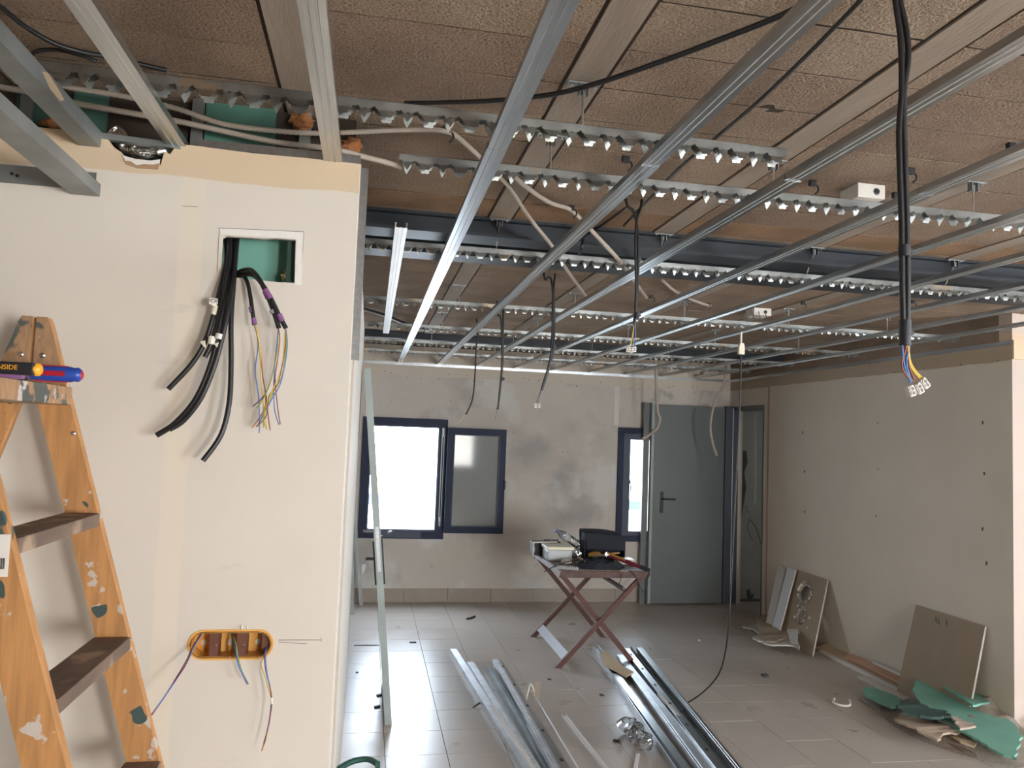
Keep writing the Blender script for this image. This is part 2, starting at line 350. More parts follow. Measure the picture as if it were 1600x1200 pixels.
# slab: backing plus blocks and joists
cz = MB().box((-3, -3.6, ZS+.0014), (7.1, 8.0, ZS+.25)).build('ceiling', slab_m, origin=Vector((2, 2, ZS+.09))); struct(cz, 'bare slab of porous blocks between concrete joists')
ribs = [.478+.70*k for k in range(-5, 10)]
notch = {(0, 7): 1, (1, 6): 2}
far_blocks = MB(); cnt = 0
for bi, rx in enumerate(ribs[:-1]):
    xa = rx+.054; xb = rx+.70-.054
    for j in range(-18, 33):
        ya = 1.415+j*.197; yb = ya+.197-random.uniform(.0045, .0085)
        if ya < -3.4 or yb > YF+.02: continue
        z = ZS+random.uniform(-.0022, .0002); w0 = random.uniform(-.002, .002)
        vis = ya > .9 and xa < ya*.95+.75 and xb > -ya*.45-.3 and not (xb < -1.0)
        near = vis and cnt < 298
        m = block_m
        if abs(ya-2.79) < .17 or (bi > 7 and abs(ya-2.99) < .15): m = block_o
        mb = MB() if near else far_blocks
        pts = [(xa+(xb-xa)*k/8, ya+w0*(1-k/4)+random.uniform(-.0022, .0022)) for k in range(9)]+[(xb+random.uniform(-.003, .002), yb)]+[(xb-(xb-xa)*k/8, yb+random.uniform(-.002, .001)) for k in range(1, 8)]+[(xa+random.uniform(-.002, .003), yb)]
        if near:
            key = (round(rx, 2), j)
            if key == (-.22, 1): pts = [(xa, ya), (xb, ya), (xb, yb), (xb-.045, yb), (xb-.06, yb-.028), (xb-.10, yb-.014), (xb-.125, yb), (xa, yb)]
            if key == (.48, 1): pts = [(xa, ya), (xb, ya), (xb, yb), (xa+.47, yb), (xa+.455, yb-.02), (xa+.435, yb-.016), (xa+.42, yb), (xa, yb)]
            if key == (.48, 2): pts = [(xa, ya), (xa+.455, ya), (xa+.45, ya+.02), (xa+.49, ya+.016), (xa+.50, ya)]+[(xb, ya), (xb, yb), (xa, yb)]
        mb.prism(pts, z, ZS+.12)
        if near: mb.build('block', m, cz); cnt += 1
o = far_blocks.build('block_field', block_m, cz); o['kind'] = 'stuff'
for rx in ribs:
    if rx < -1.5: continue
    o = MB().add(*(lambda a, b, z0, z1: ([(a+.004,-3.5,z0),(b-.004,-3.5,z0),(b,-3.5,z1),(a,-3.5,z1),(a+.004,YF,z0),(b-.004,YF,z0),(b,YF,z1),(a,YF,z1)], [(0,1,5,4),(1,2,6,5),(3,0,4,7),(0,3,2,1),(4,5,6,7)]))(rx-.048, rx+.048, ZS-.004, ZS+.1)).build('joist', rib_m, cz)
# steel beams across the room
bmz = MB().box((-.9, 3.02, ZS-.012), (7, 3.40, ZS+.02)).box((-.9, 3.05, ZS-.075), (7, 3.07, ZS-.012)).box((-.9, 3.0, ZS-.085), (7, 3.14, ZS-.073)).box((-.9, 3.36, ZS-.085), (7, 3.50, ZS-.073)).box((-.9, 3.42, ZS-.075), (7, 3.44, ZS-.012))
bmz.build('beam', beam_m, cz)
MB().box((-.9, 6.75, ZS-.06), (XR, 7.0, ZS)).build('beam', beam_m, cz)

# far wall with two window openings
W1 = (-.06, .787, .63, 1.835); W2 = (2.605, 2.99, .63, 1.83)
def rect(x0, x1, z0, z1): return [(x0, z0), (x1, z0), (x1, z1), (x0, z1)]
mb = MB(); mb.add(*plate2d(rect(-3, XR+.1, 0, ZS+.1), [rect(W1[0]+.05, W1[1]-.05, W1[2]+.06, W1[3]-.06), rect(W2[0]+.05, W2[1], W2[2]+.06, W2[3]-.06)], lambda u, v, w_: (u, YF+w_, v), 0, .14))
wf = mb.build('wall_far', farwall); struct(wf, 'stained plaster wall with the two windows')
for i in range(-2, 9):   # skirting tiles
    a = -.9+i*.44; b = a+.44-.003
    if a > 2.9: break
    o = MB().bbox((a, YF-.012, 0), (min(b, 2.92), YF-.0005, .135), .002).build('baseboard_far', skirt) if i == -2 else None
    if o: bf = struct(o, 'tan tile skirting under the windows')
    else: MB().bbox((a, YF-.012, 0), (min(b, 2.92), YF-.0005, .135), .002).build('skirting_tile', skirt, bf)
# board strips screwed to the far wall: top band and joint ridges, screw heads
MB().box((2.55, YF-.008, 1.85), (2.605, YF-.001, 2.27)).build('joint_tape', board_plain, wf)
sc = MB()
for k in range(38):
    x = random.uniform(.1, 3.8); z = random.choice([2.285, 2.25, 2.30, 2.24]) if k < 28 else random.uniform(.8, 2.1)
    if W1[0]-.05 < x < 1.45 and z < 2.0 or x > 2.55 and z < 2.1: continue
    sc.lathe([(0, .005), (.003, .005)], (x, YF-.003, z), (0, 1, 0), 6)
o = sc.build('screw_head', blackp, wf); o['kind'] = 'stuff'

# right wall with doorway
D = (7.10, 7.78, 2.10)
mb = MB()
mb.box((XR, YC+.1, 0), (XR+.12, D[0], ZC)).box((XR, D[0], D[2]), (XR+.12, D[1], ZC)).box((XR, D[1], 0), (XR+.12, YF+.1, ZC))
wr = mb.build('wall_right', rightwall); struct(wr, 'skimmed plasterboard wall right of the doorway')
MB().box((XR-.004, YC+.101, ZC), (XR+.12, YF+.1, ZS+.1)).build('wall_head', block_m, wr)
MB().box((XR-.0012, YC+.0005, 0), (XR+.0005, YC+.102, ZC)).build('end_board', rightwall, wr)
MB().box((XR-.0015, D[0]-.10, 0), (XR, D[0]-.065, 2.3)).build('joint_tape', mat('tape_pink', (.42, .29, .22), .85), wr)
sc = MB()
for px, py in ((1257, 737), (1371, 661), (1372, 733), (1369, 806), (1538, 740), (1535, 826), (1541, 880), (1254, 676), (1257, 800), (1535, 660)):
    q = PX(px, py, XR-.001); y, z = q.y, q.z; sz = random.uniform(.5, 1.1)
    pts = [(y+sz*random.uniform(.6, 1.2)*.009*math.cos(a), z+sz*random.uniform(.6, 1.4)*.013*math.sin(a)) for a in [i*math.pi/4 for i in range(8)]]
    sc.prism(pts, XR-.0012, XR+.001, lambda u, v, w_: (w_, u, v))
for k in range(9):
    sc.lathe([(0, .005), (.003, .005)], (XR-.002, YC+.1+k*.33+random.uniform(-.05, .05), 2.285+random.choice([0, .09])), (1, 0, 0), 6)
o = sc.build('screw_mark', mat('torn_screw_mark', (.10, .085, .07), .9), wr); o['kind'] = 'stuff'
wc = struct(MB().box((XR, YC, 0), (7.1, YC+.1, ZC)).box((XR, YC, ZC), (7.1, YC+.1, ZS+.1)).build('wall_corner', cornerwall), 'pinkish wall turning away at the right edge')
MB().box((XR+.0, YC-.012, ZC-.118), (7.1, YC-.001, ZC)).build('plain_strip', board_tan, wc)
# bare frame of the doorway and the dim room seen through it
dr = sempty('door_2', (XR, (D[0]+D[1])/2, 0), 'dark doorway with blue-grey frame in the right wall')
MB().box((XR-.01, D[1]-.035, 0), (XR+.055, D[1]-.0, D[2])).box((XR-.022, D[1]-.035, 0), (XR-.008, D[1]-.02, D[2])).build('jamb', doorframe, dr)
MB().box((XR-.01, D[0]+.0, D[2]-.05), (XR+.13, D[1]-.1, D[2])).build('lintel', doorgrey, dr)
MB().box((XR-.004, D[0]+.0, 0), (XR+.13, D[0]+.025, D[2]-.05)).build('jamb', doorgrey, dr)
MB().box((3.772, YF-.125, 0), (XR-.03, YF-.075, 2.10)).build('corner_post', doorframe, dr)
MB().tube([(XR-.02, D[1]-.05, 0.02), (XR-.02, D[1]-.05, D[2]-.02)], .004, 6, 1).build('hinge_pin', galv_w, dr)
ro = struct(MB().box((XR+.55, 6.2, 0), (XR+.60, 8.3, 2.4)).build('wall_back_room', dimroom), 'dim grey wall seen through the doorway')
MB().box((XR+.12, 6.15, 0), (XR+.6, 6.2, 2.4)).box((XR+.0, 8.0, 0), (XR+.6, 8.05, 2.6)).box((XR+.12, 6.15, 2.4), (XR+.6, 8.25, 2.45)).build('wall_return', dimroom, ro)
def onback(pts, t, name, m):
    q = [PY(a, b, 7.998) for a, b in pts]; MB().prism([(v.x, v.z) for v in q], 0, t, lambda u, v, w_: (u, 7.9985-w_, v)).build(name, m, ro)
onback([(1169, 790), (1180, 791), (1180, 811), (1169, 810)], .012, 'blank_plate', dimroom)
onback([(1180, 640), (1182, 640), (1181, 786), (1179, 786)], .008, 'corner_strip', board_plain)
onback([(1153, 705), (1166, 704), (1168, 722), (1163, 738), (1166, 762), (1160, 800), (1156, 830), (1155, 790), (1160, 752), (1157, 725), (1151, 716)], .0012, 'damp_stain', crack_m)
onback([(1166, 922), (1171, 920), (1174, 930), (1178, 926), (1176, 940), (1181, 952), (1188, 962), (1170, 958)], .0012, 'damp_stain', crack_m)
for pp_ in ([(1164, 790), (1171, 808), (1168, 825), (1176, 845)], [(1172, 812), (1182, 826), (1188, 846), (1194, 862)]):
    MB().tube([PY(a, b, 7.998) for a, b in pp_], .004, 5, 3).build('crack', crack_m, ro)

# left wall: board with the cut holes, gap torn out of its top edge
def wl(x, y): return (x, y)
def pxl(px, py, Y=YL): v = PY(px, py, Y); return (v.x, v.z)
hole1 = [pxl(347, 372), pxl(352, 369), pxl(372, 370), pxl(390, 371), pxl(410, 373), pxl(430, 372), pxl(462, 375), pxl(460, 442), pxl(435, 441), pxl(346, 431)]
cx0, cx1 = pxl(296, 1006)[0], pxl(425, 1007)[0]; cz1 = pxl(360, 986)[1]; cz0 = pxl(360, 1028)[1]; cr_ = (cz1-cz0)/2; czm = (cz0+cz1)/2
def capsule(x0, x1, zm, r, n=8, grow=0.):
    r2 = r+grow; pts = []
    for k in range(n+1): a = math.pi/2-math.pi*k/n; pts.append((x1-r+r2*math.cos(a), zm+r2*math.sin(a)))
    for k in range(n+1): a = -math.pi/2-math.pi*k/n; pts.append((x0+r+r2*math.cos(a), zm+r2*math.sin(a)))
    return pts
hole2 = capsule(cx0, cx1, czm, cr_)
topedge = [(XL, ZC-.004), pxl(480, 247), pxl(400, 240), pxl(300, 227), pxl(279, 226), pxl(272, 232), pxl(266, 241), pxl(257, 236), pxl(251, 258), pxl(238, 252), pxl(220, 254), pxl(196, 246), pxl(190, 238), pxl(178, 230), pxl(166, 214), pxl(158, 213), pxl(150, 206), pxl(70, 200), pxl(0, 192), (-2.6, 2.43)]
ol = [(-2.6, 0), (XL, 0)]+topedge
mb = MB(); mb.add(*plate2d(ol, [hole1, hole2], lambda u, v, w_: (u, YL+w_, v), 0, .013))
wleft = struct(mb.build('wall_left', plaster_left), 'big near wall of painted plasterboard on the left')
MB().box((-2.6, YL+.10, 1.2), (-.235, YL+.112, 2.38)).build('green_lining', green, wleft)
MB().box((-.235, YL+.03, 1.9), (-.215, YL+.10, 2.38)).build('green_return', green_dark, wleft)
# broken card flap under the torn gap
MB().prism([pxl(193, 247), pxl(210, 253), pxl(236, 256), pxl(250, 256), pxl(247, 265), pxl(215, 263), pxl(197, 257)], -.003, .0, lambda u, v, w_: (u, YL+w_, v)).build('torn_flap', mat('torn_card', (.36, .22, .13), .9), wleft)
MB().prism([pxl(193, 244), pxl(212, 249), pxl(236, 252), pxl(251, 250), pxl(250, 256), pxl(240, 258), pxl(225, 257), pxl(214, 259), pxl(205, 253), pxl(196, 252)], -.005, -.0031, lambda u, v, w_: (u, YL+w_, v)).build('torn_gypsum', white, wleft)
# bare rim round the rectangular hole
ra = [pxl(343, 357), pxl(474, 363), pxl(471, 446), pxl(461, 445), pxl(463, 373), pxl(345, 366)]
MB().prism(ra, -.0012, 0, lambda u, v, w_: (u, YL+w_, v)).build('cut_margin', mat('chalky_margin', (.74, .70, .65), .9, bump=.2), wleft)
pen = MB()
for a, b in (((343, 356), (475, 362)), ((475, 362), (471, 428)), ((343, 356), (339, 424)), ((340, 356), (362, 372)), ((435, 1000), (502, 1000)), ((435, 1003), (480, 1006)), ((502, 996), (502, 1003)), ((285, 322), (309, 323))):
    pa = PY(*a, YL-.0006); pb = PY(*b, YL-.0006); pen.tube([pa, pb], .0007, 4, 1)
pen.build('pencil_line', cgrey, wleft)
# side faces of that wall: steel end stud, board flank
MB().box((XL-.05, YL+.0135, 0), (XL+.0015, YL+.060, ZC+.0)).build('board_flank', board_plain, wleft)
sl = sempty('wall_side', (XL, 3.5, 0), 'edge-on side wall behind the near corner')
MB().box((XL-.10, YL+.112, 0), (XL-.002, 4.9, 2.33)).build('side_board', board_plain, sl)
MB().box((XL-.0015, 2.35, 0), (XL+.003, 2.40, 2.33)).build('joint_strip', mat('dull_joint', (.46, .39, .31), .8), sl)
struct(MB().box((-3.1, -3.6, 0), (-3, 8, ZS+.1)).build('wall_outer_left', shell))
bk = MB(); bk.add(*plate2d(rect(-3.1, 7.1, 0, ZS+.1), [rect(1.87, 2.63, .87, 1.83), rect(3.7, 4.9, .25, 2.25)], lambda u, v, w_: (u, -3.5-w_, v), 0, .1))  # door-sized opening is made up to go with the added back fill
struct(bk.build('wall_back', shell))
bk = MB(); bk.add(*plate2d(rect(-3.6, YC, 0, ZS+.1), [rect(0, 1.8, .7, 2.0)], lambda u, v, w_: (7.0+w_, u, v), 0, .1))  # opening is made up to go with the added side fill
struct(bk.build('wall_outer_right', shell))

# windows
def frame_rect(mb, x0, x1, z0, z1, wd, y0, y1, fn=None):
    for a, b in (((x0, y0, z0), (x0+wd, y1, z1)), ((x1-wd, y0, z0), (x1, y1, z1)), ((x0+wd, y0, z0), (x1-wd, y1, z0+wd)), ((x0+wd, y0, z1-wd), (x1-wd, y1, z1))): mb.box(a, b)
    return mb
w1 = sempty('window_1', (.36, YF, .63), 'open navy window with white daylight in it')
frame_rect(MB(), W1[0], W1[1], W1[2], W1[3], .078, YF-.03, YF+.06).build('window_frame', navy, w1)
frame_rect(MB(), W1[0]+.078, W1[1]-.078, W1[2]+.078, W1[3]-.078, .014, YF-.012, YF+.09).build('inner_rebate', navy2, w1)
MB().box((.73, YF-.036, .80), (.738, YF-.03, 1.75)).box((.752, YF-.036, .80), (.757, YF-.03, 1.75)).build('seal_line', galv_d, w1)
MB().box((.09, YF-.034, W1[2]+.01), (.56, YF-.0305, W1[2]+.07)).build('lower_rail_cover', navy2, w1)
for z in (.76, 1.66):
    MB().tube([(.745, YF-.045, z), (.745, YF-.045, z+.09)], .009, 8, 1).tube([(.725, YF-.04, z+.02), (.765, YF-.05, z+.02)], .005, 6, 1).build('hinge', galv_d, w1)
MB().tube([(.24, YF-.05, .69), (.24, YF-.08, .70), (.27, YF-.08, .71)], .008, 8, 2).build('latch', white, w1)
# open casement folded back against the wall
sa = MB(); X0, X1, Z0, Z1 = .785, 1.385, .70, 1.755
frame_rect(sa, X0, X1, Z0, Z1, .068, YF-.095, YF-.045); so = sa.build('casement', navy, w1)
MB().box((X0+.06, YF-.073, Z0+.06), (X1-.06, YF-.068, Z1-.06)).build('pane', dusty(glassmat('frosted_glass', (.8, .82, .82), -.02, .05), (.42, .42, .41), .55), so)
cas_pane_ = 0
frame_rect(MB(), X0+.066, X1-.066, Z0+.066, Z1-.066, .008, YF-.097, YF-.06).build('glazing_bead', navy2, so)
MB().bbox((1.37, YF-.125, 1.15), (1.388, YF-.095, 1.24), .004).build('handle', navy, so)
w2 = sempty('window_2', (2.8, YF, .63), 'narrow navy window half covered by the open door')
frame_rect(MB(), W2[0], W2[1]+.2, W2[2], W2[3], .062, YF-.03, YF+.06).build('window_frame', navy, w2)
frame_rect(MB(), W2[0]+.062, W2[1]+.14, W2[2]+.03, W2[3]-.05, .078, YF-.018, YF+.07).build('sash_frame', navy2, w2)
MB().box((W2[0]+.14, YF+.02, W2[2]+.1), (W2[1]+.1, YF+.025, W2[3]-.12)).build('pane', glass, w2)
MB().tube([(2.735, YF-.03, 1.27), (2.735, YF-.06, 1.27), (2.745, YF-.062, 1.15)], .007, 8, 2).build('handle', white, w2)
# outside
tag(MB().box((-4, 12.2, -3), (12, 12.4, PY(630, 789, 12.1).z-.001)).build('parapet_wall', outside_w), 'white sunlit parapet outside the left window', 'wall')
tag(MB().box((-4, 12.1, PY(630, 789, 12.1).z), (12, 12.5, PY(630, 775, 12.1).z)).build('roof_fascia', outside_b), 'blue horizontal fascia band seen through the left window', 'fascia')
lp = thing('wall_lantern', (3.66, 10.1, 1.45), 'faint street lantern outside the narrow window', 'lantern')
MB().tube([(3.66, 10.1, 1.60), (3.66, 10.1, 1.70)], .015, 6, 1).lathe([(0, .05), (.03, .02)], (3.66, 10.1, 1.62), (0, 0, 1), 6).build('cap', lantern_m, lp)
cg = MB()
for k in range(4):
    a = k*math.pi/2+.6; cg.tube([(3.66+.04*math.cos(a), 10.1+.04*math.sin(a), 1.42), (3.66+.07*math.cos(a), 10.1+.07*math.sin(a), 1.62)], .006, 5, 1)
cg.lathe([(0, .045), (.012, .045)], (3.66, 10.1, 1.41), (0, 0, 1), 6).build('cage', lantern_m, lp)

# big grey door leaf swung back against the far wall
d1 = sempty('door_1', (3.4, YF-.1, 0), 'flat grey door leaf swung open against the far wall')
MB().bbox((2.935, YF-.14, .012), (3.755, YF-.098, 2.085), .003).build('door_leaf', doorgrey, d1)
MB().bbox((2.925, YF-.15, .012), (2.955, YF-.09, 2.10), .003).build('edge_rebate', doorgrey_l, d1)
MB().box((2.86, YF-.085, 0), (2.925, YF-.03, 2.10)).build('frame_edge', doorgrey, d1)
hd = MB().bbox((3.04, YF-.150, .95), (3.075, YF-.14, 1.17), .004).build('handle_plate', blackp, d1)
MB().tube([(3.058, YF-.14, 1.095), (3.058, YF-.19, 1.095), (3.075, YF-.195, 1.095), (3.19, YF-.195, 1.095)], .009, 8, 2).build('handle_lever', blackp, hd)

# ================================================================== CEILING STEELWORK
def tracks():
    L = [(-.018, -.03), (-.018, 0), (.018, 0), (.018, -.03)]
    t = MB(); strip(t, [(0, -.028), (0, 0), (.028, 0), (.028, .01)], (XR, YF-.001, ZC), (-1.5, YF-.001, ZC), (0, 0, 1))
    tag(t.build('edge_track', galv, solid=.001), 'galvanised edge track along the top of the window wall', 'metal track')
    t = MB(); strip(t, [(.0, -.03), (.0, 0), (.03, 0), (.03, .012)], (XR-.001, YC, ZC+.002), (XR-.001, YF, ZC+.002), (0, 0, 1))
    tag(t.build('edge_track', galv, solid=.001), 'galvanised edge track along the top of the right wall', 'metal track')
    t = MB(); strip(t, [(.0, .028), (0, 0), (.03, 0), (.03, .028)], (XL-.0, YL+.002, ZC-.008), (-.52+.055, YL+.002, ZC-.008), (0, 0, 1))
    tag(t.build('edge_track', galv, solid=.001), 'short galvanised track on the top edge of the near left wall', 'metal track')
    t = MB(); a = PY(158, 207, YL-.004); b = PY(283, 224, YL-.004)
    strip(t, [(0, 0), (.0, -.014), (.02, -.014), (.02, 0)], b, a)
    tag(t.build('edge_track', galv_d, solid=.001), 'dull steel track bridging the torn gap above the foil duct', 'metal track')
tracks()
joint_y = {0: 1.86, 1: 1.86, 2: 1.86, 3: 1.86, 4: 3.0, 5: 3.4, 6: 3.8, 7: 3.74, 8: 3.76}
order = ['first', 'second', 'third', 'fourth', 'fifth', 'sixth', 'seventh', 'eighth', 'ninth']
for k in range(9):
    x = .277+.40*k
    if x > XR-.03: x = XR-.06
    jy = joint_y[k]; lab = order[k]
    nearx = {0: -.6, 1: -.6}.get(k, -1.0)
    if k >= 6: nearx = max(nearx, -.3)
    a = MB(); strip(a, BATTEN, (x, nearx, ZC-.002), (x, jy, ZC-.002))
    tag(a.build('ceiling_batten', galv, solid=.0009), 'near length of the %s galvanised batten from the left corner, overhead' % lab, 'metal batten', 'near lengths of the ceiling battens')
    a = MB(); strip(a, [(u*1.04, v-.0015) for u, v in BATTEN], (x+.001*random.uniform(-1, 1), jy-.02, ZC-.002), (x-.003, YF-.004, ZC-.002))
    tag(a.build('ceiling_batten', galv, solid=.0009), 'far length of the %s galvanised batten from the left, ending at the window wall' % lab, 'metal batten', 'far lengths of the ceiling battens')
# battens that end on the near left wall, the short white one
for x, nm in ((-.13, 'right-hand of the two battens resting on the near left wall'), (-.52, 'left-hand of the two battens resting on the near left wall, dusty')):
    a = MB(); strip(a, BATTEN, (x, -.5, ZC-.004), (x+.001, YL+.025, ZC-.004))
    o = a.build('ceiling_batten', galv, solid=.0009); tag(o, nm, 'metal batten')
a = MB(); strip(a, [(u*.9, v) for u, v in BATTEN], (.075, 2.66, ZC), (.085, 5.6, ZC))
tag(a.build('ceiling_batten', galv_w, solid=.0009), 'short bright white batten beside the corner of the near wall', 'metal batten')
# two studs of the lower bulkhead at the top left + its wall track
SEC = [(.0, -.02), (0, 0), (.0, .036), (.0, .036)]
def stud(px_b, px_t, label):
    pass
xs_ = PY(157, 225, YL-.005).x
s1 = MB(); strip(s1, [(-.05, .038), (-.05, 0), (0, 0), (0, .038), (-.008, .038)], (xs_, -.6, 2.372), (xs_, YL-.004, 2.372))
su_ = tag(s1.build('steel_stud', galv_d, solid=.001), 'dusty upper steel stud at the top left, ending on the tan board', 'metal stud')
MB().prism([(q.x, q.y) for q in (PZ(66, 112, 2.371), PZ(74, 114, 2.371), (PZ(88, 134, 2.371)), PZ(100, 156, 2.371), PZ(94, 158, 2.371), PZ(78, 138, 2.371))], 2.3705, 2.3714).build('plaster_smear', board_tan, su_)
xs_ = PY(156, 300, YL-.005).x
s1 = MB(); strip(s1, [(-.066, .030), (-.066, 0), (0, 0), (0, .030), (-.008, .030)], (xs_, -.6, 2.247), (xs_, YL-.004, 2.247))
tag(s1.build('steel_stud', galv_d, solid=.001), 'lowest steel stud in the top left corner, seated in the wall track', 'metal stud')
s1 = MB(); strip(s1, [(-.03, -.003), (0, 0), (0, .045), (-.028, .045)], (-1.6, YL-.001, 2.262), (-.70, YL-.001, 2.262))
t_ = tag(s1.build('wall_track', galv_d, solid=.001), 'dark steel track screwed low on the near wall, top left', 'metal track')
MB().lathe([(0, .004), (.003, .004)], (-.89, YL-.0045, 2.285), (0, 1, 0), 8).lathe([(0, .004), (.003, .004)], (-.878, YL-.0045, 2.281), (0, 1, 0), 8).build('screw', blackp, t_)

# toothed rails
def period_flange():
    b = .0195
    pts = [(0, 0), (0, -b)]
    pts += [(.004, -b-.0005), (.0035, -b+.003), (.009, -b+.002), (.0105, -b-.003), (.013, -b-.009), (.0215, -b-.026), (.0235, -b-.0265), (.033, -b-.009), (.0365, -b-.001), (.042, -b+.001), (.0425, -b+.004)]
    pts += [(.048, -b+.003), (.0475, -b-.001), (.054, -b-.003), (.0515, -b-.007), (.058, -b-.008), (.0555, -b-.0125), (.062, -b-.013), (.063, -b-.020), (.069, -b-.0215), (.075, -b-.020), (.081, -b-.0215), (.086, -b-.019), (.086, -b-.013), (.092, -b-.011), (.091, -b-.007), (.096, -b-.005), (.094, -b)]
    pts += [(.1, -b), (.1, 0)]
    hole = [(.023+.0030*math.cos(a), -b-.003+.0030*math.sin(a)) for a in [i*math.pi/3 for i in range(6)]]
    return plate2d(pts, [hole], lambda u, v, w_: (u, w_, v), 0, .0008)
PF = period_flange()
def rail(y, x0, x1, ztop, label, tilt=0., wd=.028, skew=0.):
    mb = MB(); n = int(round((x1-x0)/.1))
    for k in range(n):
        xk = x0+k*.1; yy = y+skew*(xk-x0); zj = ztop-tilt*(xk-x0)
        for off in (0, wd):
            mb.add([(xk+(p[0] if not off else (.1-p[0]+.03) % .13 if False else p[0]), yy+p[1]+off+(.004 if off else -.004)*min(1, max(0, -p[2]-.023)/.02), zj+p[2]) for p in PF[0]], PF[1])
        mb.box((xk, yy, zj-.0008), (xk+.1, yy+wd+.0008, zj))
    o = mb.build('toothed_rail', galv_b); tag(o, label, 'metal rail', 'toothed rails hung across under the slab'); return o
ZR = ZC+.062
RY = [1.77, 2.11, 3.07, 4.42, 5.47, 6.42, 7.25]
rail(RY[0], -.77, 1.08, ZR, 'nearest toothed steel rail, rusty left end over the near wall', skew=.012)
rail(RY[1], .045, 2.1, ZR, 'second toothed rail from the camera, starting beside the conduit end')
rail(RY[2], -.06, 3.64, ZR-.006, 'toothed rail hanging in front of the dark steel beam')
rail(RY[3], -.3, 3.8, ZR, 'first toothed rail beyond the dark steel beam')
rail(RY[4], -.3, 3.8, ZR, 'third toothed rail counted from the window wall')
rail(RY[5], -.3, 3.8, ZR, 'toothed rail second from the window wall')
rail(RY[6], -.3, 3.8, ZR, 'toothed rail closest to the window wall')
where = ['on the nearest rail', 'on the second rail', 'at the dark beam', 'on the rail behind the beam', 'third row from the window wall', 'second row from the window wall', 'in the row nearest the windows']
for i, y in enumerate(RY):
    for j, rx in enumerate(ribs):
        lo, hi = [(-.3, 1.08), (.1, 2.1), (0, 3.6)][i] if i < 3 else (0, 3.7)
        if not lo < rx < hi: continue
        if i in (0,) and j != 5: continue
        zt = ZS-.006 if not (2.9 < y < 3.5) else ZS-.006
        yy = y+.014; ya = yy-.06 if i == 2 else yy
        h = thing('rail_hanger', (rx, yy, ZR), 'zinc hanger rod %s, %s from the left in its row' % (where[i], order[sum(1 for r2 in ribs[:j] if lo < r2 < hi)]), 'hanger', 'hangers between slab and rails')
        MB().tube([(rx, yy, ZR-.002), (rx, ya, zt-.01)], .0028, 6, 1).build('rod', rod_m, h)
        MB().bbox((rx-.042, ya-.012, zt-.003), (rx+.042, ya+.012, zt+.001), .0015).box((rx-.012, ya-.01, zt-.03), (rx-.010, ya+.01, zt-.002)).box((rx+.010, ya-.01, zt-.03), (rx+.012, ya+.01, zt-.002)).lathe([(0, .006), (.02, .006)], (rx, ya, zt-.03), (0, 0, 1), 6).build('bracket', galv_d, h)
        for bx in (-.03, .03): MB().lathe([(0, .006), (.004, .006)], (rx+bx, ya, zt-.007), (0, 0, 1), 6).build('bolt', rod_m, h)
# corner metal on the near wall edge
e = MB().box((XL-.001, YL+.016, 1.875), (XL+.0215, YL+.0172, ZC-.008)).box((XL+.0205, YL+.0172, 1.875), (XL+.0215, YL+.060, ZC-.008))
tag(e.build('corner_stud', galv), 'shiny vertical steel profile on the edge of the near left wall', 'metal stud')

# ================================================================== CABLES AND CONDUITS OVERHEAD
def cable(name, pts, r, m, label, cat='cable', n=8, group=None, ridge=None, sub=5):
    return tag(MB().tube(pts, r, n, sub, ridge=ridge).build(name, m), label, cat, group)
zc = ZS-.016
cable('black_cable', [PZ(632, 162, zc), PZ(700, 160, zc), PZ(760, 158, zc-.01), PZ(860, 148, zc-.015), PZ(940, 128, zc-.015), PZ(1040, 94, zc-.01), PZ(1130, 60, zc-.01), PZ(1225, 22, zc-.01), PZ(1300, -20, zc)], .0065, black, 'thick black cable sagging across the blocks above the nearest rail')
cable('black_cable', [PZ(975, 352, zc), PZ(1025, 300, zc), PZ(1062, 262, zc), PZ(1115, 218, zc), PZ(1180, 163, zc), PZ(1262, 85, zc), PZ(1345, 0, zc), PZ(1400, -60, zc)], .0048, black, 'straight black cable rising to the top right of the third batten')
cable('black_cable', [PZ(-40, -20, zc), PZ(0, 10, zc), PZ(40, 42, zc), PZ(85, 68, zc-.01), PZ(130, 82, zc-.01), PZ(175, 90, zc), PZ(260, 110, zc)], .006, black, 'black cable curving down from the top left corner')
cable('black_cable', [PZ(40, 92, zc), PZ(58, 80, zc), PZ(90, 78, zc), PZ(125, 86, zc), PZ(150, 96, zc)], .005, black, 'short black cable arch at the left end of the nearest rail')
cable('black_cable', [PZ(560, 480, zc), PZ(600, 492, zc-.02), PZ(640, 508, zc-.04), PZ(668, 515, zc-.05)], .011, black, 'thick black cable end poking out behind the white batten')
yb = YL+.055
B = [PY(-30, 128, yb), PY(0, 136, yb), PY(60, 146, yb), PY(110, 160, yb), PY(200, 176, yb), PY(280, 190, yb), PY(340, 203, yb), PY(430, 222, yb), PY(520, 233, yb), PY(565, 244, yb+.02), PY(605, 254, yb+.05), PY(628, 262, yb+.06)]
cable('conduit', B, .0085, conduit_m, 'pale ribbed conduit lying on the near wall, ending at the second rail', 'conduit', ridge=.004, sub=4)
ya_ = YL+.045
A = [PY(60, 120, ya_), PY(101, 135, ya_), PY(160, 145, ya_), PY(210, 154, ya_), PY(280, 171, ya_), PY(350, 194, ya_), PY(437, 205, ya_), PY(500, 208, ya_), PY(560, 206, ya_+.02), PZ(640, 203, zc), PZ(700, 206, zc), PZ(735, 232, zc), PZ(762, 258, zc), PZ(795, 292, zc), PZ(830, 344, zc-.05), PZ(866, 389, zc-.11), PZ(888, 425, zc-.11), PZ(915, 462, zc-.06)]
cable('conduit', A, .0078, conduit_m, 'pale ribbed conduit passing above the near wall and under the beam', 'conduit', ridge=.006, sub=4)
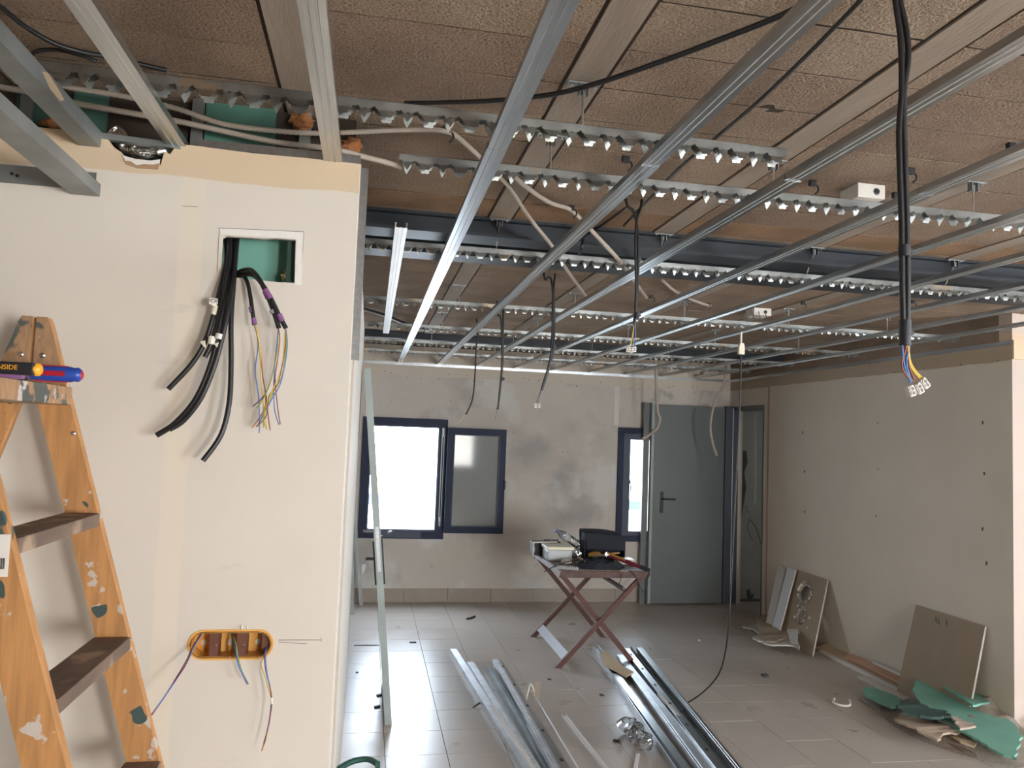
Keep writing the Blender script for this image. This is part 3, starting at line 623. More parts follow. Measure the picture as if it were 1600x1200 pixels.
cable('conduit', [PZ(800, 272, zc), PZ(822, 292, zc), PZ(858, 316, zc), PZ(888, 326, zc), PZ(905, 340, zc-.01), PZ(938, 375, zc-.07), PZ(965, 404, zc-.11), PZ(985, 430, zc-.10), PZ(1010, 465, zc-.04)], .0085, conduit_m, 'pale conduit held by a black clip beside the third batten', 'conduit', sub=5)
cable('conduit', [PZ(1035, 438, zc), PZ(1055, 455, zc), PZ(1085, 470, zc), PZ(1110, 478, zc)], .008, conduit_m, 'short pale conduit behind the beam rail, right of the hanging cable pair', 'conduit')
yq = 7.35
cable('conduit', [Vector((PY(1024, 550, yq).x, yq, ZS-.002)), PY(1024, 550, yq), PY(1025, 580, yq), PY(1027, 640, yq), PY(1031, 655, yq), PY(1024, 672, yq-.02), PY(1003, 686, yq-.05)], .016, conduit_m, 'grey conduit hanging over the top of the grey door, bent end', 'conduit')
cq = cable('conduit', [Vector((PY(1134, 590, yq).x, yq, ZS-.002)), PY(1132, 596, yq), PY(1118, 625, yq), PY(1110, 662, yq), PY(1113, 690, yq), PY(1120, 712, yq)], .013, conduit_m, 'curved conduit hanging in front of the grey door near its hinge', 'conduit')
MB().tube([PY(1120, 710, yq), PY(1122, 735, yq), PY(1119, 775, yq), PY(1117, 790, yq), PY(1128, 800, yq)], .0035, 6, 4).build('bell_wire', cgrey, cq)
for (px, py, lab) in ((698, 204, 'beside the end of the conduit, over the second rail'), (893, 326, 'gripping the conduit beside the third batten'), (978, 250, 'hanging under the nearest rail'), (1270, 287, 'by the slanting batten left of the junction box'), (1423, 268, 'right of the thick hanging cable pair'), (1150, 388, 'on the orange blocks above the dark beam'), (1018, 464, 'on the blocks right of the hanging pair'), (1106, 476, 'beside the short pale conduit'), (1255, 474, 'right of the far junction box'), (1427, 472, 'low right beneath the beam rail'), (1580, 230, 'at the right edge near the top batten'), (1400, 306, 'just right of the junction box')):
    p = PZ(px, py, ZS-.012)
    o = MB().bbox((p.x-.012, p.y-.008, ZS-.02), (p.x+.010, p.y+.008, ZS-.001), .002).tube([(p.x+.008, p.y, ZS-.012), (p.x+.019, p.y, ZS-.022), (p.x+.019, p.y, ZS-.036), (p.x+.008, p.y, ZS-.046)], .003, 6, 3).build('cable_clip', blackp)
    tag(o, 'black cable clip on the slab %s' % lab, 'cable clip', 'black cable clips on the slab')
# white junction boxes
def jbox(px, py, s, lab):
    p = PZ(px, py, ZS-.03); b = thing('junction_box', (p.x, p.y, ZS-.05), lab, 'junction box')
    MB().bbox((p.x-s/2, p.y, ZS-.05), (p.x+s/2, p.y+s, ZS-.002), .003).build('case', white, b)
    MB().lathe([(0, .012), (.004, .012), (.004, .008), (.006, .008)], (p.x+.018, p.y+.003, ZS-.027), (0, -1, 0), 14).build('gland', cgrey, b)
    MB().lathe([(0, .007), (.006, .007)], (p.x+.018, p.y-.001, ZS-.027), (0, -1, 0), 12).build('knockout', blackp, b)
    return b, p
jbox(1362, 300, .10, 'white junction box on the slab beside the fourth batten')
b2, p2 = jbox(1192, 488, .12, 'open white junction box with loose wires, past the beam')
wm = MB()
for k in range(4):
    x = p2.x-.13+.045*k; wm.tube([(x, p2.y-.02, ZS-.03), (x+.005, p2.y-.03, ZS-.07), (x+.02, p2.y-.03, ZS-.11-.01*k), (x+.015, p2.y-.03, ZS-.16)], .003, 5, 3)
wm.build('loose_wire', cgrey, b2)

# ------------------------------------------------------------------ hanging cable pairs with connectors
def hang(paths, r, m, wires, conn, label, Y, loc_px, tie=None, name='hanging_cables'):
    base = PY(*loc_px, Y); t = thing(name, base, label, 'cable')
    for pth in paths:
        Q = [PY(*p[:2], Y+(p[2] if len(p) > 2 else 0)) for p in pth]
        while Q[1].z > ZS: Q = Q[1:]
        if Q[0].z < ZS-.01: Q = [Vector((Q[0].x-.01, Q[0].y, ZS-.003))]+Q
        MB().tube(Q, r, 8, 5).build('cable', m, t)
    for pth, mm in wires: MB().tube([PY(*p[:2], Y+(p[2] if len(p) > 2 else 0)) for p in pth], r*.36, 6, 5).build('wire', mm, t)
    for (px, py, a) in conn:
        p = PY(px, py, Y); s = r*1.25; R = Matrix.Translation(p) @ Matrix.Rotation(a, 4, 'Y')
        c = MB(R).bbox((-s*.9, -s*.9, -s*1.5), (s*.9, s*.9, s*1.5), s*.25).lathe([(0, s*.75), (s*.4, s*.75)], (0, -s*.8, s*.6), (0, -1, 0), 8).lathe([(0, s*.75), (s*.4, s*.75)], (0, -s*.8, -s*.6), (0, -1, 0), 8).build('terminal_block', white, t)
        MB(R).lathe([(0, s*.45), (s*.1, s*.45)], (0, -s*1.2, s*.6), (0, -1, 0), 8).lathe([(0, s*.45), (s*.1, s*.45)], (0, -s*1.2, -s*.6), (0, -1, 0), 8).build('screw', cgrey, c)
    for px, py, hh in (tie or []):
        p = PY(px, py, Y); MB().lathe([(-hh, r*1.9), (hh, r*1.9)], p, (0.02, 0, 1), 10).bbox((p.x+r*1.5, p.y-r*.7, p.z-r*.6), (p.x+r*2.8, p.y+r*.5, p.z+r*.8), r*.2).build('cable_tie', blackp, t)
    return t
Y1 = 1.17
hang([[(1394, -60), (1399, 0), (1407, 60), (1409, 140), (1405, 200), (1406, 260), (1409, 350), (1410, 450), (1412, 526)],
      [(1400, -60), (1406, 0), (1415, 40), (1419, 90), (1412, 150), (1414, 250), (1417, 350), (1418, 450), (1417, 526)]], .0052, black,
     [([(1409, 524), (1410, 545), (1413, 572), (1420, 590), (1422, 598)], cblue), ([(1419, 522), (1421, 540), (1416, 565), (1420, 585), (1424, 597)], cblue),
      ([(1415, 522), (1415, 545), (1409, 568), (1415, 585), (1427, 596)], cbrown), ([(1414, 524), (1418, 548), (1421, 574), (1429, 594)], cbrown),
      ([(1415, 522), (1419, 555), (1424, 575), (1438, 592)], cyellow), ([(1418, 524), (1421, 560), (1429, 578), (1440, 590)], cyellow)],
     [(1422, 611, -.35), (1434, 607, -.55), (1443, 599, -.7)], 'thick black cable pair hanging at upper right with white terminal blocks', Y1, (1432, 618), [(1413, 392, .010), (1414, 520, .022)])
Y2 = 2.62
hang([[(1003, 312), (1001, 325), (995, 345), (993, 380), (994, 450), (992, 500), (990, 506)], [(981, 323), (988, 328), (994, 345), (997, 380), (996, 450), (991, 504)]], .0052, black,
     [([(991, 502), (989, 520), (986, 535), (983, 542)], cyellow), ([(991, 502), (993, 520), (992, 542)], cblue), ([(990, 502), (990, 520), (988, 542)], cgrey)],
     [(981, 546, 0), (986, 547, 0), (991, 546, 0)], 'black cable pair dangling below the dark beam with small white blocks', Y2, (986, 552), [(997, 405, .010), (995, 493, .012)])
zq = PY(981, 323, Y2)
cable('black_cable', [PZ(905, 375, zc-.09), PZ(925, 362, zc), PZ(955, 342, zc), PZ(975, 327, zc), PY(981, 323, Y2)], .005, black, 'black cable running left from the dangling pair to the third batten')
cable('black_cable', [PZ(912, 370, zc-.05), PZ(909, 385, zc-.10), PZ(905, 398, zc-.12)], .006, black, 'short black cable dropping from the slab at the third batten')
Y3 = 3.95
hang([[(852, 437), (858, 433), (862, 440), (865, 470), (866, 520), (862, 560), (850, 600), (847, 610)], [(868, 428), (866, 440), (864, 470), (863, 520), (860, 560), (850, 596), (846, 610)]], .006, black,
     [([(847, 608), (843, 620), (841, 630)], cgrey), ([(846, 608), (842, 618), (838, 630)], cpurple)], [(837, 634, 0), (842, 634, .1)], 'long dark cable pair hanging left of the blue-lit battens, small white end', Y3, (839, 640), [(865, 542, .012)])
Y4 = 4.9
hang([[(778, 492), (782, 495), (784, 520), (784, 570), (782, 600), (778, 640)], [(786, 486), (786, 520), (785, 570), (780, 625), (777, 640)]], .006, black, [([(778, 638), (776, 646), (774, 655)], cgrey), ([(777, 638), (775, 648), (776, 656)], greytape)], [], 'dark cable pair hanging above the open casement', Y4, (776, 656), [(785, 592, .012)])
Y5 = 5.7
hang([[(746, 524), (744, 545), (742, 590), (738, 625), (728, 648)]], .006, black, [([(728, 648), (722, 654), (718, 659)], white)], [(716, 660, .8)], 'thin black cable with a white tip, leftmost of the hanging cables', Y5, (716, 664))
# plug and the long drop to the floor
Y6 = 4.42
pg = thing('hanging_lead', PY(1066, 1106, 4.80), 'long thin black lead hanging from a cream plug down to the floor profiles', 'cable')
MB().tube([PY(1158, 552, Y6), PY(1157, 600, Y6), PY(1153, 700, Y6), PY(1148, 800, Y6), PY(1143, 900, Y6), PY(1139, 970, Y6), PY(1133, 1020, Y6+.05), PY(1122, 1055, Y6+.14), PY(1098, 1082, Y6+.24), PY(1072, 1100, Y6+.36), PZ(1064, 1112, .05)], .0048, black, ).build('lead', black, pg) if False else MB().tube([PY(1158, 552, Y6), PY(1157, 600, Y6), PY(1153, 700, Y6), PY(1148, 800, Y6), PY(1143, 900, Y6), PY(1139, 970, Y6), PY(1133, 1020, Y6+.05), PY(1122, 1055, Y6+.14), PY(1098, 1082, Y6+.24), PY(1072, 1100, Y6+.36), PZ(1064, 1112, .05)], .0048, 8, 5).build('lead', black, pg)
p = PY(1158, 545, Y6)
MB().prism([(-.018, -.035), (.018, -.035), (.018, .012), (.012, .035), (-.010, .035), (-.018, .012)], -.012, .012, lambda u, v, w_: (p.x+u, p.y+w_, p.z+v)).build('plug', cream, pg)
MB().tube([PY(1158, 536, Y6), PY(1158, 520, Y6)], .006, 6, 1).tube([PY(1158, 520, Y6), PY(1160, 514, Y6+.02), (p.x+.01, Y6+.02, ZC+.02)], .004, 6, 2).build('plug_tail', cream, pg)

# ================================================================== NEAR LEFT WALL FITTINGS
yw = YL-.012
# things behind the top edge
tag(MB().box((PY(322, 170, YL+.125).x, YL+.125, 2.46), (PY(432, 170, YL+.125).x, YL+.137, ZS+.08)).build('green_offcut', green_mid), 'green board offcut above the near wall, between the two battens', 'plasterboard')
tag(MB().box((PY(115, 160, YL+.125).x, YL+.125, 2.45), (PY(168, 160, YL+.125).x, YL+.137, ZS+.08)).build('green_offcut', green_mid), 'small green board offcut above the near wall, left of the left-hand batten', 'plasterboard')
tag(MB().box((-.95, YL+.125, 2.42), (PY(85, 185, YL+.125).x, YL+.137, ZS+.08)).build('green_offcut', green_dark), 'shadowed green board behind the top left studs', 'plasterboard')  # its shadow is put into the darker green
def blob(name, c, rad, m, label, cat, seed=0, sq=(1, 1, 1)):
    bm = bmesh.new(); bmesh.ops.create_icosphere(bm, subdivisions=3, radius=1)
    for v in bm.verts:
        n_ = noise.noise(v.co*1.7+Vector((seed+.3, seed+.7, seed)))*.9+noise.noise(v.co*5+Vector((seed+.1, 1.2, 2.4)))*.4
        v.co = Vector((v.co.x*sq[0], v.co.y*sq[1], v.co.z*sq[2]))*(1+n_)*rad+Vector(c)
    return tag(MB().bm(bm, True).build(name, m), label, cat)
blob('foam_lump', PY(472, 190, YL+.11), .022, foam, 'lump of orange foam above the near wall beside the right batten', 'foam', 2, (1.3, .5, 1))
blob('foam_lump', PY(548, 228, YL+.11), .022, foam, 'orange foam patch right over the corner of the near wall', 'foam', 5, (1.1, .5, .9))
blob('foam_lump', PY(85, 193, YL+.10), .022, foam, 'brown foam lump behind the top left studs', 'foam', 8, (1.2, .5, .7))
blob('wool_tuft', PY(449, 431, YL+.05), .014, wool, 'tuft of yellow mineral wool in the rectangular wall hole', 'insulation', 3, (1, 1, 1.2))
MB().box((-1.4, YL+.14, 2.3), (XL-.02, YL+.15, ZS+.02)).build('cavity_shade_sheet', slab_m, wleft)  # near-black sheet stands in for the shade of the void
for q_ in (300, 470, 30): MB().box((PY(q_, 170, YL+.11).x, YL+.112, 2.35), (PY(q_, 170, YL+.11).x+.03, YL+.122, ZS)).build('cavity_stud', galv_d, wleft)
# foil duct
fd = MB(); c0 = PY(192, 205, YL+.06); bm = bmesh.new()
pts = [PY(178, 205, YL+.05), PY(205, 234, YL+.045), PY(232, 240, YL+.045), PY(256, 236, YL+.045), PY(275, 222, YL+.05)]
fd.tube(pts, .021, 18, 10)
for i, v in enumerate(fd.v):
    n_ = noise.noise(v*90)*.004+noise.noise(v*35)*.005; d_ = Vector((noise.noise(v*40), noise.noise(v*41+Vector((3, 3, 3))), noise.noise(v*42)))*.006
    fd.v[i] = v+d_
fd.sm = [False]*len(fd.sm)
tag(fd.build('foil_duct', foil), 'crumpled silver foil duct showing in the torn gap of the near wall', 'duct')
# cables out of the rectangular hole
def wc_(name, pts, r, m, t): return MB().tube([PY(p[0], p[1], YL-p[2]*(1.5 if p[2] > 0 else 1)) for p in pts], r, 8, 5).build(name, m, t)
def label_band(px, py, off, r, hh, m, par, name='tape'):
    p = PY(px, py, YL-off); return p
def tapeon(o, a, b, r, m, name='tape', txt=None):
    pa = PY(a[0], a[1], YL-a[2]*1.5); pb = PY(b[0], b[1], YL-b[2]*1.5)
    return MB().tube([pa, pb], r, 10, 1).build(name, m, o)
def bc(label, pts, r=.0065):
    t = thing('black_cable', PY(pts[-1][0], pts[-1][1], YL-pts[-1][2]), label, 'cable', 'cables hanging from the rectangular hole')
    wc_('sheath', pts, r, black, t); return t
k1 = bc('black cable from the wall hole with the shortest cut end, upper left', [(352, 366, -.05), (355, 400, -.02), (349, 430, .01), (337, 480, .03), (322, 530, .035), (300, 568, .035), (263, 608, .035)])
tapeon(k1, (337, 478, .031), (334, 492, .032), .0075, cream, 'marker_sleeve')
k2 = bc('longest black cable from the wall hole, sweeping down to the left', [(360, 366, -.05), (362, 410, -.01), (354, 460, .025), (345, 500, .04), (332, 560, .045), (308, 620, .045), (275, 660, .042), (245, 680, .04)], .0070)
k3 = bc('black cable lying against the longest one, cut slightly shorter', [(366, 366, -.05), (367, 410, -.005), (360, 460, .03), (352, 505, .045), (337, 565, .05), (315, 620, .05), (288, 656, .047), (265, 671, .045)])
k4 = bc('black cable hanging almost straight down from the wall hole', [(371, 366, -.05), (368, 400, -.01), (365, 440, .02), (361, 500, .03), (361, 570, .035), (358, 630, .04), (345, 680, .045), (317, 720, .05)])
k5 = bc('short black cable bundled on the left side of the wall hole', [(357, 366, -.04), (358, 400, 0), (352, 440, .02), (343, 490, .035), (331, 535, .04), (320, 558, .04)])
for a, b, tk, m in (((334, 468, .036), (333, 478, .036), k1, cream), ((332, 526, .047), (330, 538, .048), k2, white), ((343, 522, .049), (341, 530, .05), k3, white)):
    tapeon(tk, a, b, .0090, m, 'label_ring')
# curled white label tabs
for (px, py, tk) in ((320, 537, k1), (342, 540, k3)):
    p = PY(px, py, YL-.078); MB().prism([(-.012, .004), (0, .008), (.004, -.012), (-.003, -.006)], 0, .0012, lambda u, v, w_: (p.x+u, p.y+w_, p.z+v)).build('label_tab', cream, tk)
# lettering on the white sleeve
def text(s_, size, M, m, parent, name='lettering'):
    cu = bpy.data.curves.new('t', 'FONT'); cu.body = s_; cu.size = size; cu.align_x = 'CENTER'; cu.align_y = 'CENTER'; cu.extrude = size*.02
    ob = bpy.data.objects.new('t', cu); COL.objects.link(ob); dg = bpy.context.evaluated_depsgraph_get(); dg.update()
    me = bpy.data.meshes.new_from_object(ob.evaluated_get(dg)); bpy.data.objects.remove(ob); bpy.data.curves.remove(cu)
    mb = MB(M).add([v.co.copy() for v in me.vertices], [list(p.vertices) for p in me.polygons]); bpy.data.meshes.remove(me)
    return mb.build(name, m, parent)
UP = Matrix.Rotation(math.pi/2, 4, 'X')
p = PY(334, 471, YL-.058); MB().prism([(-.010, -.008), (.011, -.007), (.010, .007), (-.009, .008)], 0, .001, lambda u, v, w_: (p.x+u, p.y-.006+w_, p.z+v)).build('marker_label', white, k1)
text('CX', .012, Matrix.Translation(p+Vector((.002, -.0072, 0))) @ UP, blackp, k1)
def bundle(label, pts, r, tapes, wires):
    t = bc(label, pts, r)
    for a, b, m in tapes: tapeon(t, a, b, r*1.15, m)
    for pth, m in wires: wc_('wire', pth, .0014, m, t)
    return t
bundle('black cable with two purple tape bands and thin coloured cores', [(366, 430, -.04), (376, 426, -.01), (386, 440, .02), (391, 462, .03), (395, 490, .035), (397, 508, .035)], .0052,
       [((392, 480, .033), (394, 488, .034), purple), ((396, 497, .036), (398, 507, .036), purple)],
       [([(397, 506, .035), (402, 525, .035), (403, 545, .035), (399, 580, .035), (404, 620, .035), (405, 640, .035), (405, 677, .035)], cblue),
        ([(398, 506, .036), (404, 530, .036), (408, 560, .036), (411, 590, .036), (415, 615, .036), (413, 640, .036), (394, 668, .03)], corange),
        ([(398, 506, .036), (404, 532, .037), (407, 565, .037), (408, 600, .037), (412, 640, .037), (412, 668, .03)], cyellow),
        ([(398, 506, .036), (404, 530, .036), (411, 590, .037), (416, 620, .037), (419, 650, .037), (422, 672, .03)], cbrown)])
bundle('black cable arching over with purple and grey tape, right side, longer cores', [(366, 432, -.04), (376, 424, .0), (392, 422, .03), (405, 436, .045), (417, 460, .05), (427, 485, .05), (436, 513, .05)], .0060,
       [((414, 455, .05), (419, 466, .05), purple), ((425, 484, .05), (427, 490, .05), greytape)],
       [([(435, 511, .05), (437, 530, .05), (434, 560, .05), (430, 590, .05), (432, 620, .05), (435, 645, .05), (438, 663, .045)], cbrown),
        ([(435, 511, .05), (434, 535, .05), (430, 565, .05), (428, 600, .05), (429, 640, .05), (436, 664, .045)], cblue),
        ([(435, 511, .05), (432, 545, .05), (427, 580, .05), (415, 615, .045), (395, 635, .04)], cpurple),
        ([(435, 511, .05), (433, 550, .05), (424, 590, .05), (413, 620, .045), (401, 638, .04)], cgreen)])
bundle('second arching black cable with a low purple band, tight beside the first', [(366, 436, -.04), (378, 430, .0), (396, 430, .03), (411, 446, .045), (424, 468, .055), (437, 495, .055), (447, 513, .055)], .0060,
       [((414, 452, .056), (423, 466, .056), purple), ((436, 491, .056), (441, 502, .056), purple)],
       [([(446, 511, .055), (448, 530, .055), (445, 560, .055), (440, 590, .055), (426, 615, .05), (412, 650, .045), (417, 671, .04)], cgreen),
        ([(446, 511, .055), (446, 535, .055), (442, 565, .055), (434, 600, .055), (420, 620, .05), (416, 650, .045), (400, 667, .04)], cbrown),
        ([(446, 511, .055), (444, 540, .055), (440, 575, .055), (428, 605, .055), (414, 640, .045), (417, 668, .04)], cyellow),
        ([(446, 511, .055), (449, 535, .055), (446, 565, .055), (438, 600, .055), (424, 625, .05), (404, 662, .04)], cblue)])
# three-gang orange back box
ob = thing('socket_box', (0.5*(cx0+cx1), YL, cz0), 'orange three-gang back box set in the near wall', 'socket box')
def ring(name, g0, g1, y0, y1, m, par):
    a = capsule(cx0, cx1, czm, cr_, 10, g1); b = capsule(cx0, cx1, czm, cr_, 10, g0); n = len(a)
    vs = [(x, y0, z) for x, z in a]+[(x, y0, z) for x, z in b]+[(x, y1, z) for x, z in a]+[(x, y1, z) for x, z in b]
    fs = [(i, (i+1) % n, n+(i+1) % n, n+i) for i in range(n)]+[(n+i, n+(i+1) % n, 3*n+(i+1) % n, 3*n+i) for i in range(n)]+[(i, 2*n+i, 2*n+(i+1) % n, (i+1) % n) for i in range(n)]
    return MB().add(vs, fs).build(name, m, par)
ring('rim', -.003, .004, YL-.003, YL+.0, orange_box, ob)
ring('cup', -.004, -.001, YL-.003, YL+.045, orange_box, ob)
MB().prism(capsule(cx0, cx1, czm, cr_, 10, -.001), YL+.045, YL+.048, lambda u, v, w_: (u, w_, v)).build('cup_floor', orange_box, ob)
wbox = cx1-cx0
for f0, f1 in ((.24, .345), (.57, .685)):
    MB().box((cx0+wbox*f0, YL-.0015, cz0+.002), (cx0+wbox*f1, YL+.043, cz1-.002)).build('partition', orange_dark, ob)
    MB().tube([(cx0+wbox*f1-.004, YL-.004, czm), (cx0+wbox*f1-.004, YL-.001, czm)], .0022, 6, 1).build('screw_post', galv_d, ob)
MB().box((cx1-.026, YL+.01, cz0+.006), (cx1-.006, YL+.044, cz1-.006)).build('cable_entry', orange_dark, ob)
for fx in (.13, .46, .80):
    MB().lathe([(0, .008), (.0015, .008)], (cx0+wbox*fx, YL+.0435, czm-.006), (0, 1, 0), 14).build('knockout', cream, ob)
for fx in (.16, .5, .85):
    for zz in (cz0+.003, cz1-.003): MB().lathe([(0, .0018), (.003, .0018)], (cx0+wbox*fx, YL-.004, zz), (0, 1, 0), 8).build('screw', rod_m, ob)
for px in (378, 387): MB().tube([PY(px, 983, YL-.004), PY(px-1, 977, YL-.004)], .0018, 6, 1).build('anchor_screw', white, ob)
def wires(label, start, sets):
    t = thing('wire_bundle', PY(*start, YL-.02), label, 'wires', 'wires in the orange back box')
    for pth, m, r in sets: wc_('wire', pth, r, m, t)
    return t
wires('wire bundle leaning out left of the orange box', (232, 1124), [
    ([(314, 990, -.03), (303, 1008, .01), (292, 1035, .05), (275, 1062, .075), (255, 1092, .09), (231, 1126, .10)], cpurple, .0016), ([(315, 991, -.03), (304, 1009, .012), (291, 1037, .052), (273, 1065, .077), (253, 1094, .092), (230, 1125, .10)], cblue, .0015),
    ([(313, 991, -.03), (301, 1011, .01), (290, 1034, .05), (276, 1058, .07), (256, 1090, .09), (232, 1123, .10)], cbrown, .0014)])
wires('short wire bundle hanging from the middle of the orange box', (387, 1069), [
    ([(361, 988, -.03), (366, 1010, .01), (373, 1040, .03), (382, 1058, .035), (388, 1069, .035)], cgrey, .0018), ([(363, 988, -.03), (367, 1008, .01), (372, 1036, .03), (380, 1056, .035), (386, 1069, .035)], cblue, .0016),
    ([(361, 988, -.03), (368, 1005, .01), (371, 1022, .02), (378, 1048, .032), (387, 1067, .034)], cgreen, .0013)])
wires('longest wire bundle hanging from the right of the orange box', (410, 1172), [
    ([(420, 1003, -.03), (414, 1022, .01), (415, 1045, .03), (421, 1070, .035), (424, 1090, .035), (422, 1120, .035), (417, 1145, .035), (412, 1162, .035)], cblue, .0018), ([(420, 1003, -.03), (413, 1025, .01), (408, 1038, .03), (415, 1058, .035), (420, 1078, .035), (424, 1095, .035), (421, 1125, .035), (415, 1158, .035)], cyellow, .0013),
    ([(421, 1003, -.03), (415, 1025, .012), (417, 1050, .03), (422, 1075, .036), (425, 1098, .036), (420, 1130, .036), (413, 1163, .036)], cbrown, .0014), ([(413, 1160, .036), (409, 1173, .036)], copper, .0016), ([(424, 1090, .0365), (425, 1100, .0365)], white, .0026)])

# ================================================================== LEANING DOOR LEAF + STUDS BEHIND THE CORNER
a0 = PZ(607, 1134, 0); top = PY(571, 566, a0.y); th = .04
ldr = thing('door_leaf', (a0.x, a0.y+.4, 0), 'loose grey door leaf leaning edge-on beside the near wall, keys in its lock', 'door')
dv = (Vector((XL+.03, a0.y, 2.06))-Vector((a0.x, a0.y, 0))).normalized(); nx = Vector((dv.z, 0, -dv.x))
def onleaf(h, s_, y): return Vector((a0.x, y, 0))+dv*h+nx*s_
def leafbox(h0, h1, s0, s1, y0, y1): 
    vs = [onleaf(h, s_, y) for h in (h0, h1) for s_, y in ((s0, y0), (s1, y0), (s1, y1), (s0, y1))]
    return MB().add(vs, [(3,2,1,0),(4,5,6,7),(0,1,5,4),(1,2,6,5),(2,3,7,6),(3,0,4,7)])
leafbox(0.003, 2.07, -th/2, th/2, a0.y, a0.y+.82).build('leaf', doorgrey_l, ldr)
leafbox(.88, 1.14, -.010, .010, a0.y-.002, a0.y).build('lock_faceplate', galv, ldr)
hp = leafbox(.80, 1.05, -th/2-.010, -th/2, a0.y+.03, a0.y+.075).build('handle_plate', blackp, ldr); leafbox(.80, 1.08, th/2, th/2+.010, a0.y+.03, a0.y+.075).build('handle_plate', blackp, ldr)
leafbox(1.5, 1.62, -th/2-.008, -th/2, a0.y+.0, a0.y+.03).build('hinge', blackp, ldr) if False else None
k0 = onleaf(.95, -th/2-.01, a0.y+.05)
kk = MB().tube([k0, k0+Vector((-.045, 0, 0))], .009, 8, 1).build('lock_cylinder', blackp, ldr)
MB().tube([k0+Vector((-.045, 0, .0)), k0+Vector((-.05, 0, -.03))], .004, 6, 1).lathe([(0, .014), (.003, .014)], k0+Vector((-.052, -.01, -.04)), (0, 1, 0), 10).box(tuple(k0+Vector((-.056, -.008, -.09))), tuple(k0+Vector((-.048, -.005, -.045)))).box(tuple(k0+Vector((-.066, -.006, -.085))), tuple(k0+Vector((-.059, -.003, -.045)))).build('keys', galv_d, kk)
h0 = onleaf(1.11, -th/2, a0.y+.05)
MB().tube([h0, h0+Vector((-.05, 0, 0)), h0+Vector((-.055, .10, -.01))], .008, 8, 2).build('handle_lever', galv_d, ldr)
for (pb, pt, lab) in (((565, 938), (553, 800), 'right-hand'), ((552, 940), (549, 760), 'left-hand')):
    b = PZ(*pb, 0); b.y = 7.7 if lab[0] == 'r' else 7.35; t_ = PY(*pt, b.y-.02)
    tag(MB().slab(b+Vector((0, 0, .001)), b+(t_-b)*1.6, .035, .006, (1, 0, 0)).build('steel_stud', galv_d), '%s of two thin steel studs standing behind the leaning door leaf' % lab, 'metal stud')

# ================================================================== STEPLADDER
lad = thing('stepladder', (-.6, 1.68, 0), 'paint-splashed wooden stepladder in the lower left corner', 'ladder')
XA, ZA = -.742, 1.915; sl_ = .302
def lx(z, side=1): return XA+side*(.012+(ZA-z)*sl_)
Yf, Yn = 1.86, 1.435
def ladrail(y, side, name='rail'):
    th_ = .024; mb = MB()
    outer = [(XA+side*.026, ZA), (XA+side*.032, ZA-.012), (XA+side*(.028+(ZA-.02)*sl_), .02)]
    inner = [(XA+side*.003, ZA), (XA+side*.003, 1.79), (XA+side*.020, 1.72), (XA+side*(.020+1.70*sl_), .02)]
    poly = inner+outer[::-1]
    if side < 0: poly = poly[::-1]
    mb.prism(poly, y, y+th_, lambda u, v, w_: (u, w_, v)); return mb
for nm, y, side in (('rail', Yf, 1), ('rail', Yf, -1), ('rail', Yn, 1), ('rail', Yn, -1)):
    r_ = ladrail(y, side).build('rail', wood, lad)
    e_ = MB(); z = ZA
    if side == 1 or y == Yf:
        MB().lathe([(0, .006), (.003, .006), (.0045, .003)], (XA+side*.022, y, ZA-.085), (0, -1, 0), 12).build('bolt', rod_m, r_)
        for zz in (1.66,):
            MB().lathe([(0, .005), (.003, .005), (.004, .002)], (XA+side*(.02+(ZA-zz)*sl_), y, zz), (0, -1, 0), 12).build('bolt', rod_m, r_)
# splashed head pieces
def headpiece(side):
    mb = MB(); poly = [(XA+side*.004, ZA+.001), (XA+side*.026, ZA+.001), (XA+side*.0325, ZA-.012), (XA+side*.0725, ZA-.145), (XA+side*.0035, ZA-.15)]
    if side < 0: poly = poly[::-1]
    mb.prism(poly, Yf-.002, Yf, lambda u, v, w_: (u, w_, v)); return mb
headpiece(1).build('painted_head', wood_top, lad); headpiece(-1).build('painted_head', wood_top, lad)
for zt in (1.485, 1.215, .945, .675, .405):
    xo = XA+(.028+(ZA-zt)*sl_); xi = xo-.066
    st = MB().bbox((xi-.004, Yn+.024, zt-.028), (xo+.006, Yf, zt), .002).build('step', wood_step, lad)
MB().bbox((XA-.088, Yn-.0, 1.722), (XA+.088, Yf+.0, 1.762), .003).build('top_step', wood_top, lad)
for zt in (1.2, .7): MB().bbox((XA-(.03+(ZA-zt)*sl_), Yn+.024, zt-.02), (XA-(.0+(ZA-zt)*sl_), Yf, zt), .002).build('brace', wood_step, lad)
p = PY(-2, 868, Yn); stk = MB().box((lx(p.z)-.035, Yn-.0012, p.z-.035), (p.x+.016, Yn, p.z+.035)).build('sticker', white, lad)
mb = MB()
for k in range(9): mb.box((p.x-.004+k*.0017, Yn-.0016, p.z-.022), (p.x-.004+k*.0017+.0008+.0005*(k % 2), Yn-.0012, p.z-.004))
mb.build('printed_bars', blackp, stk)
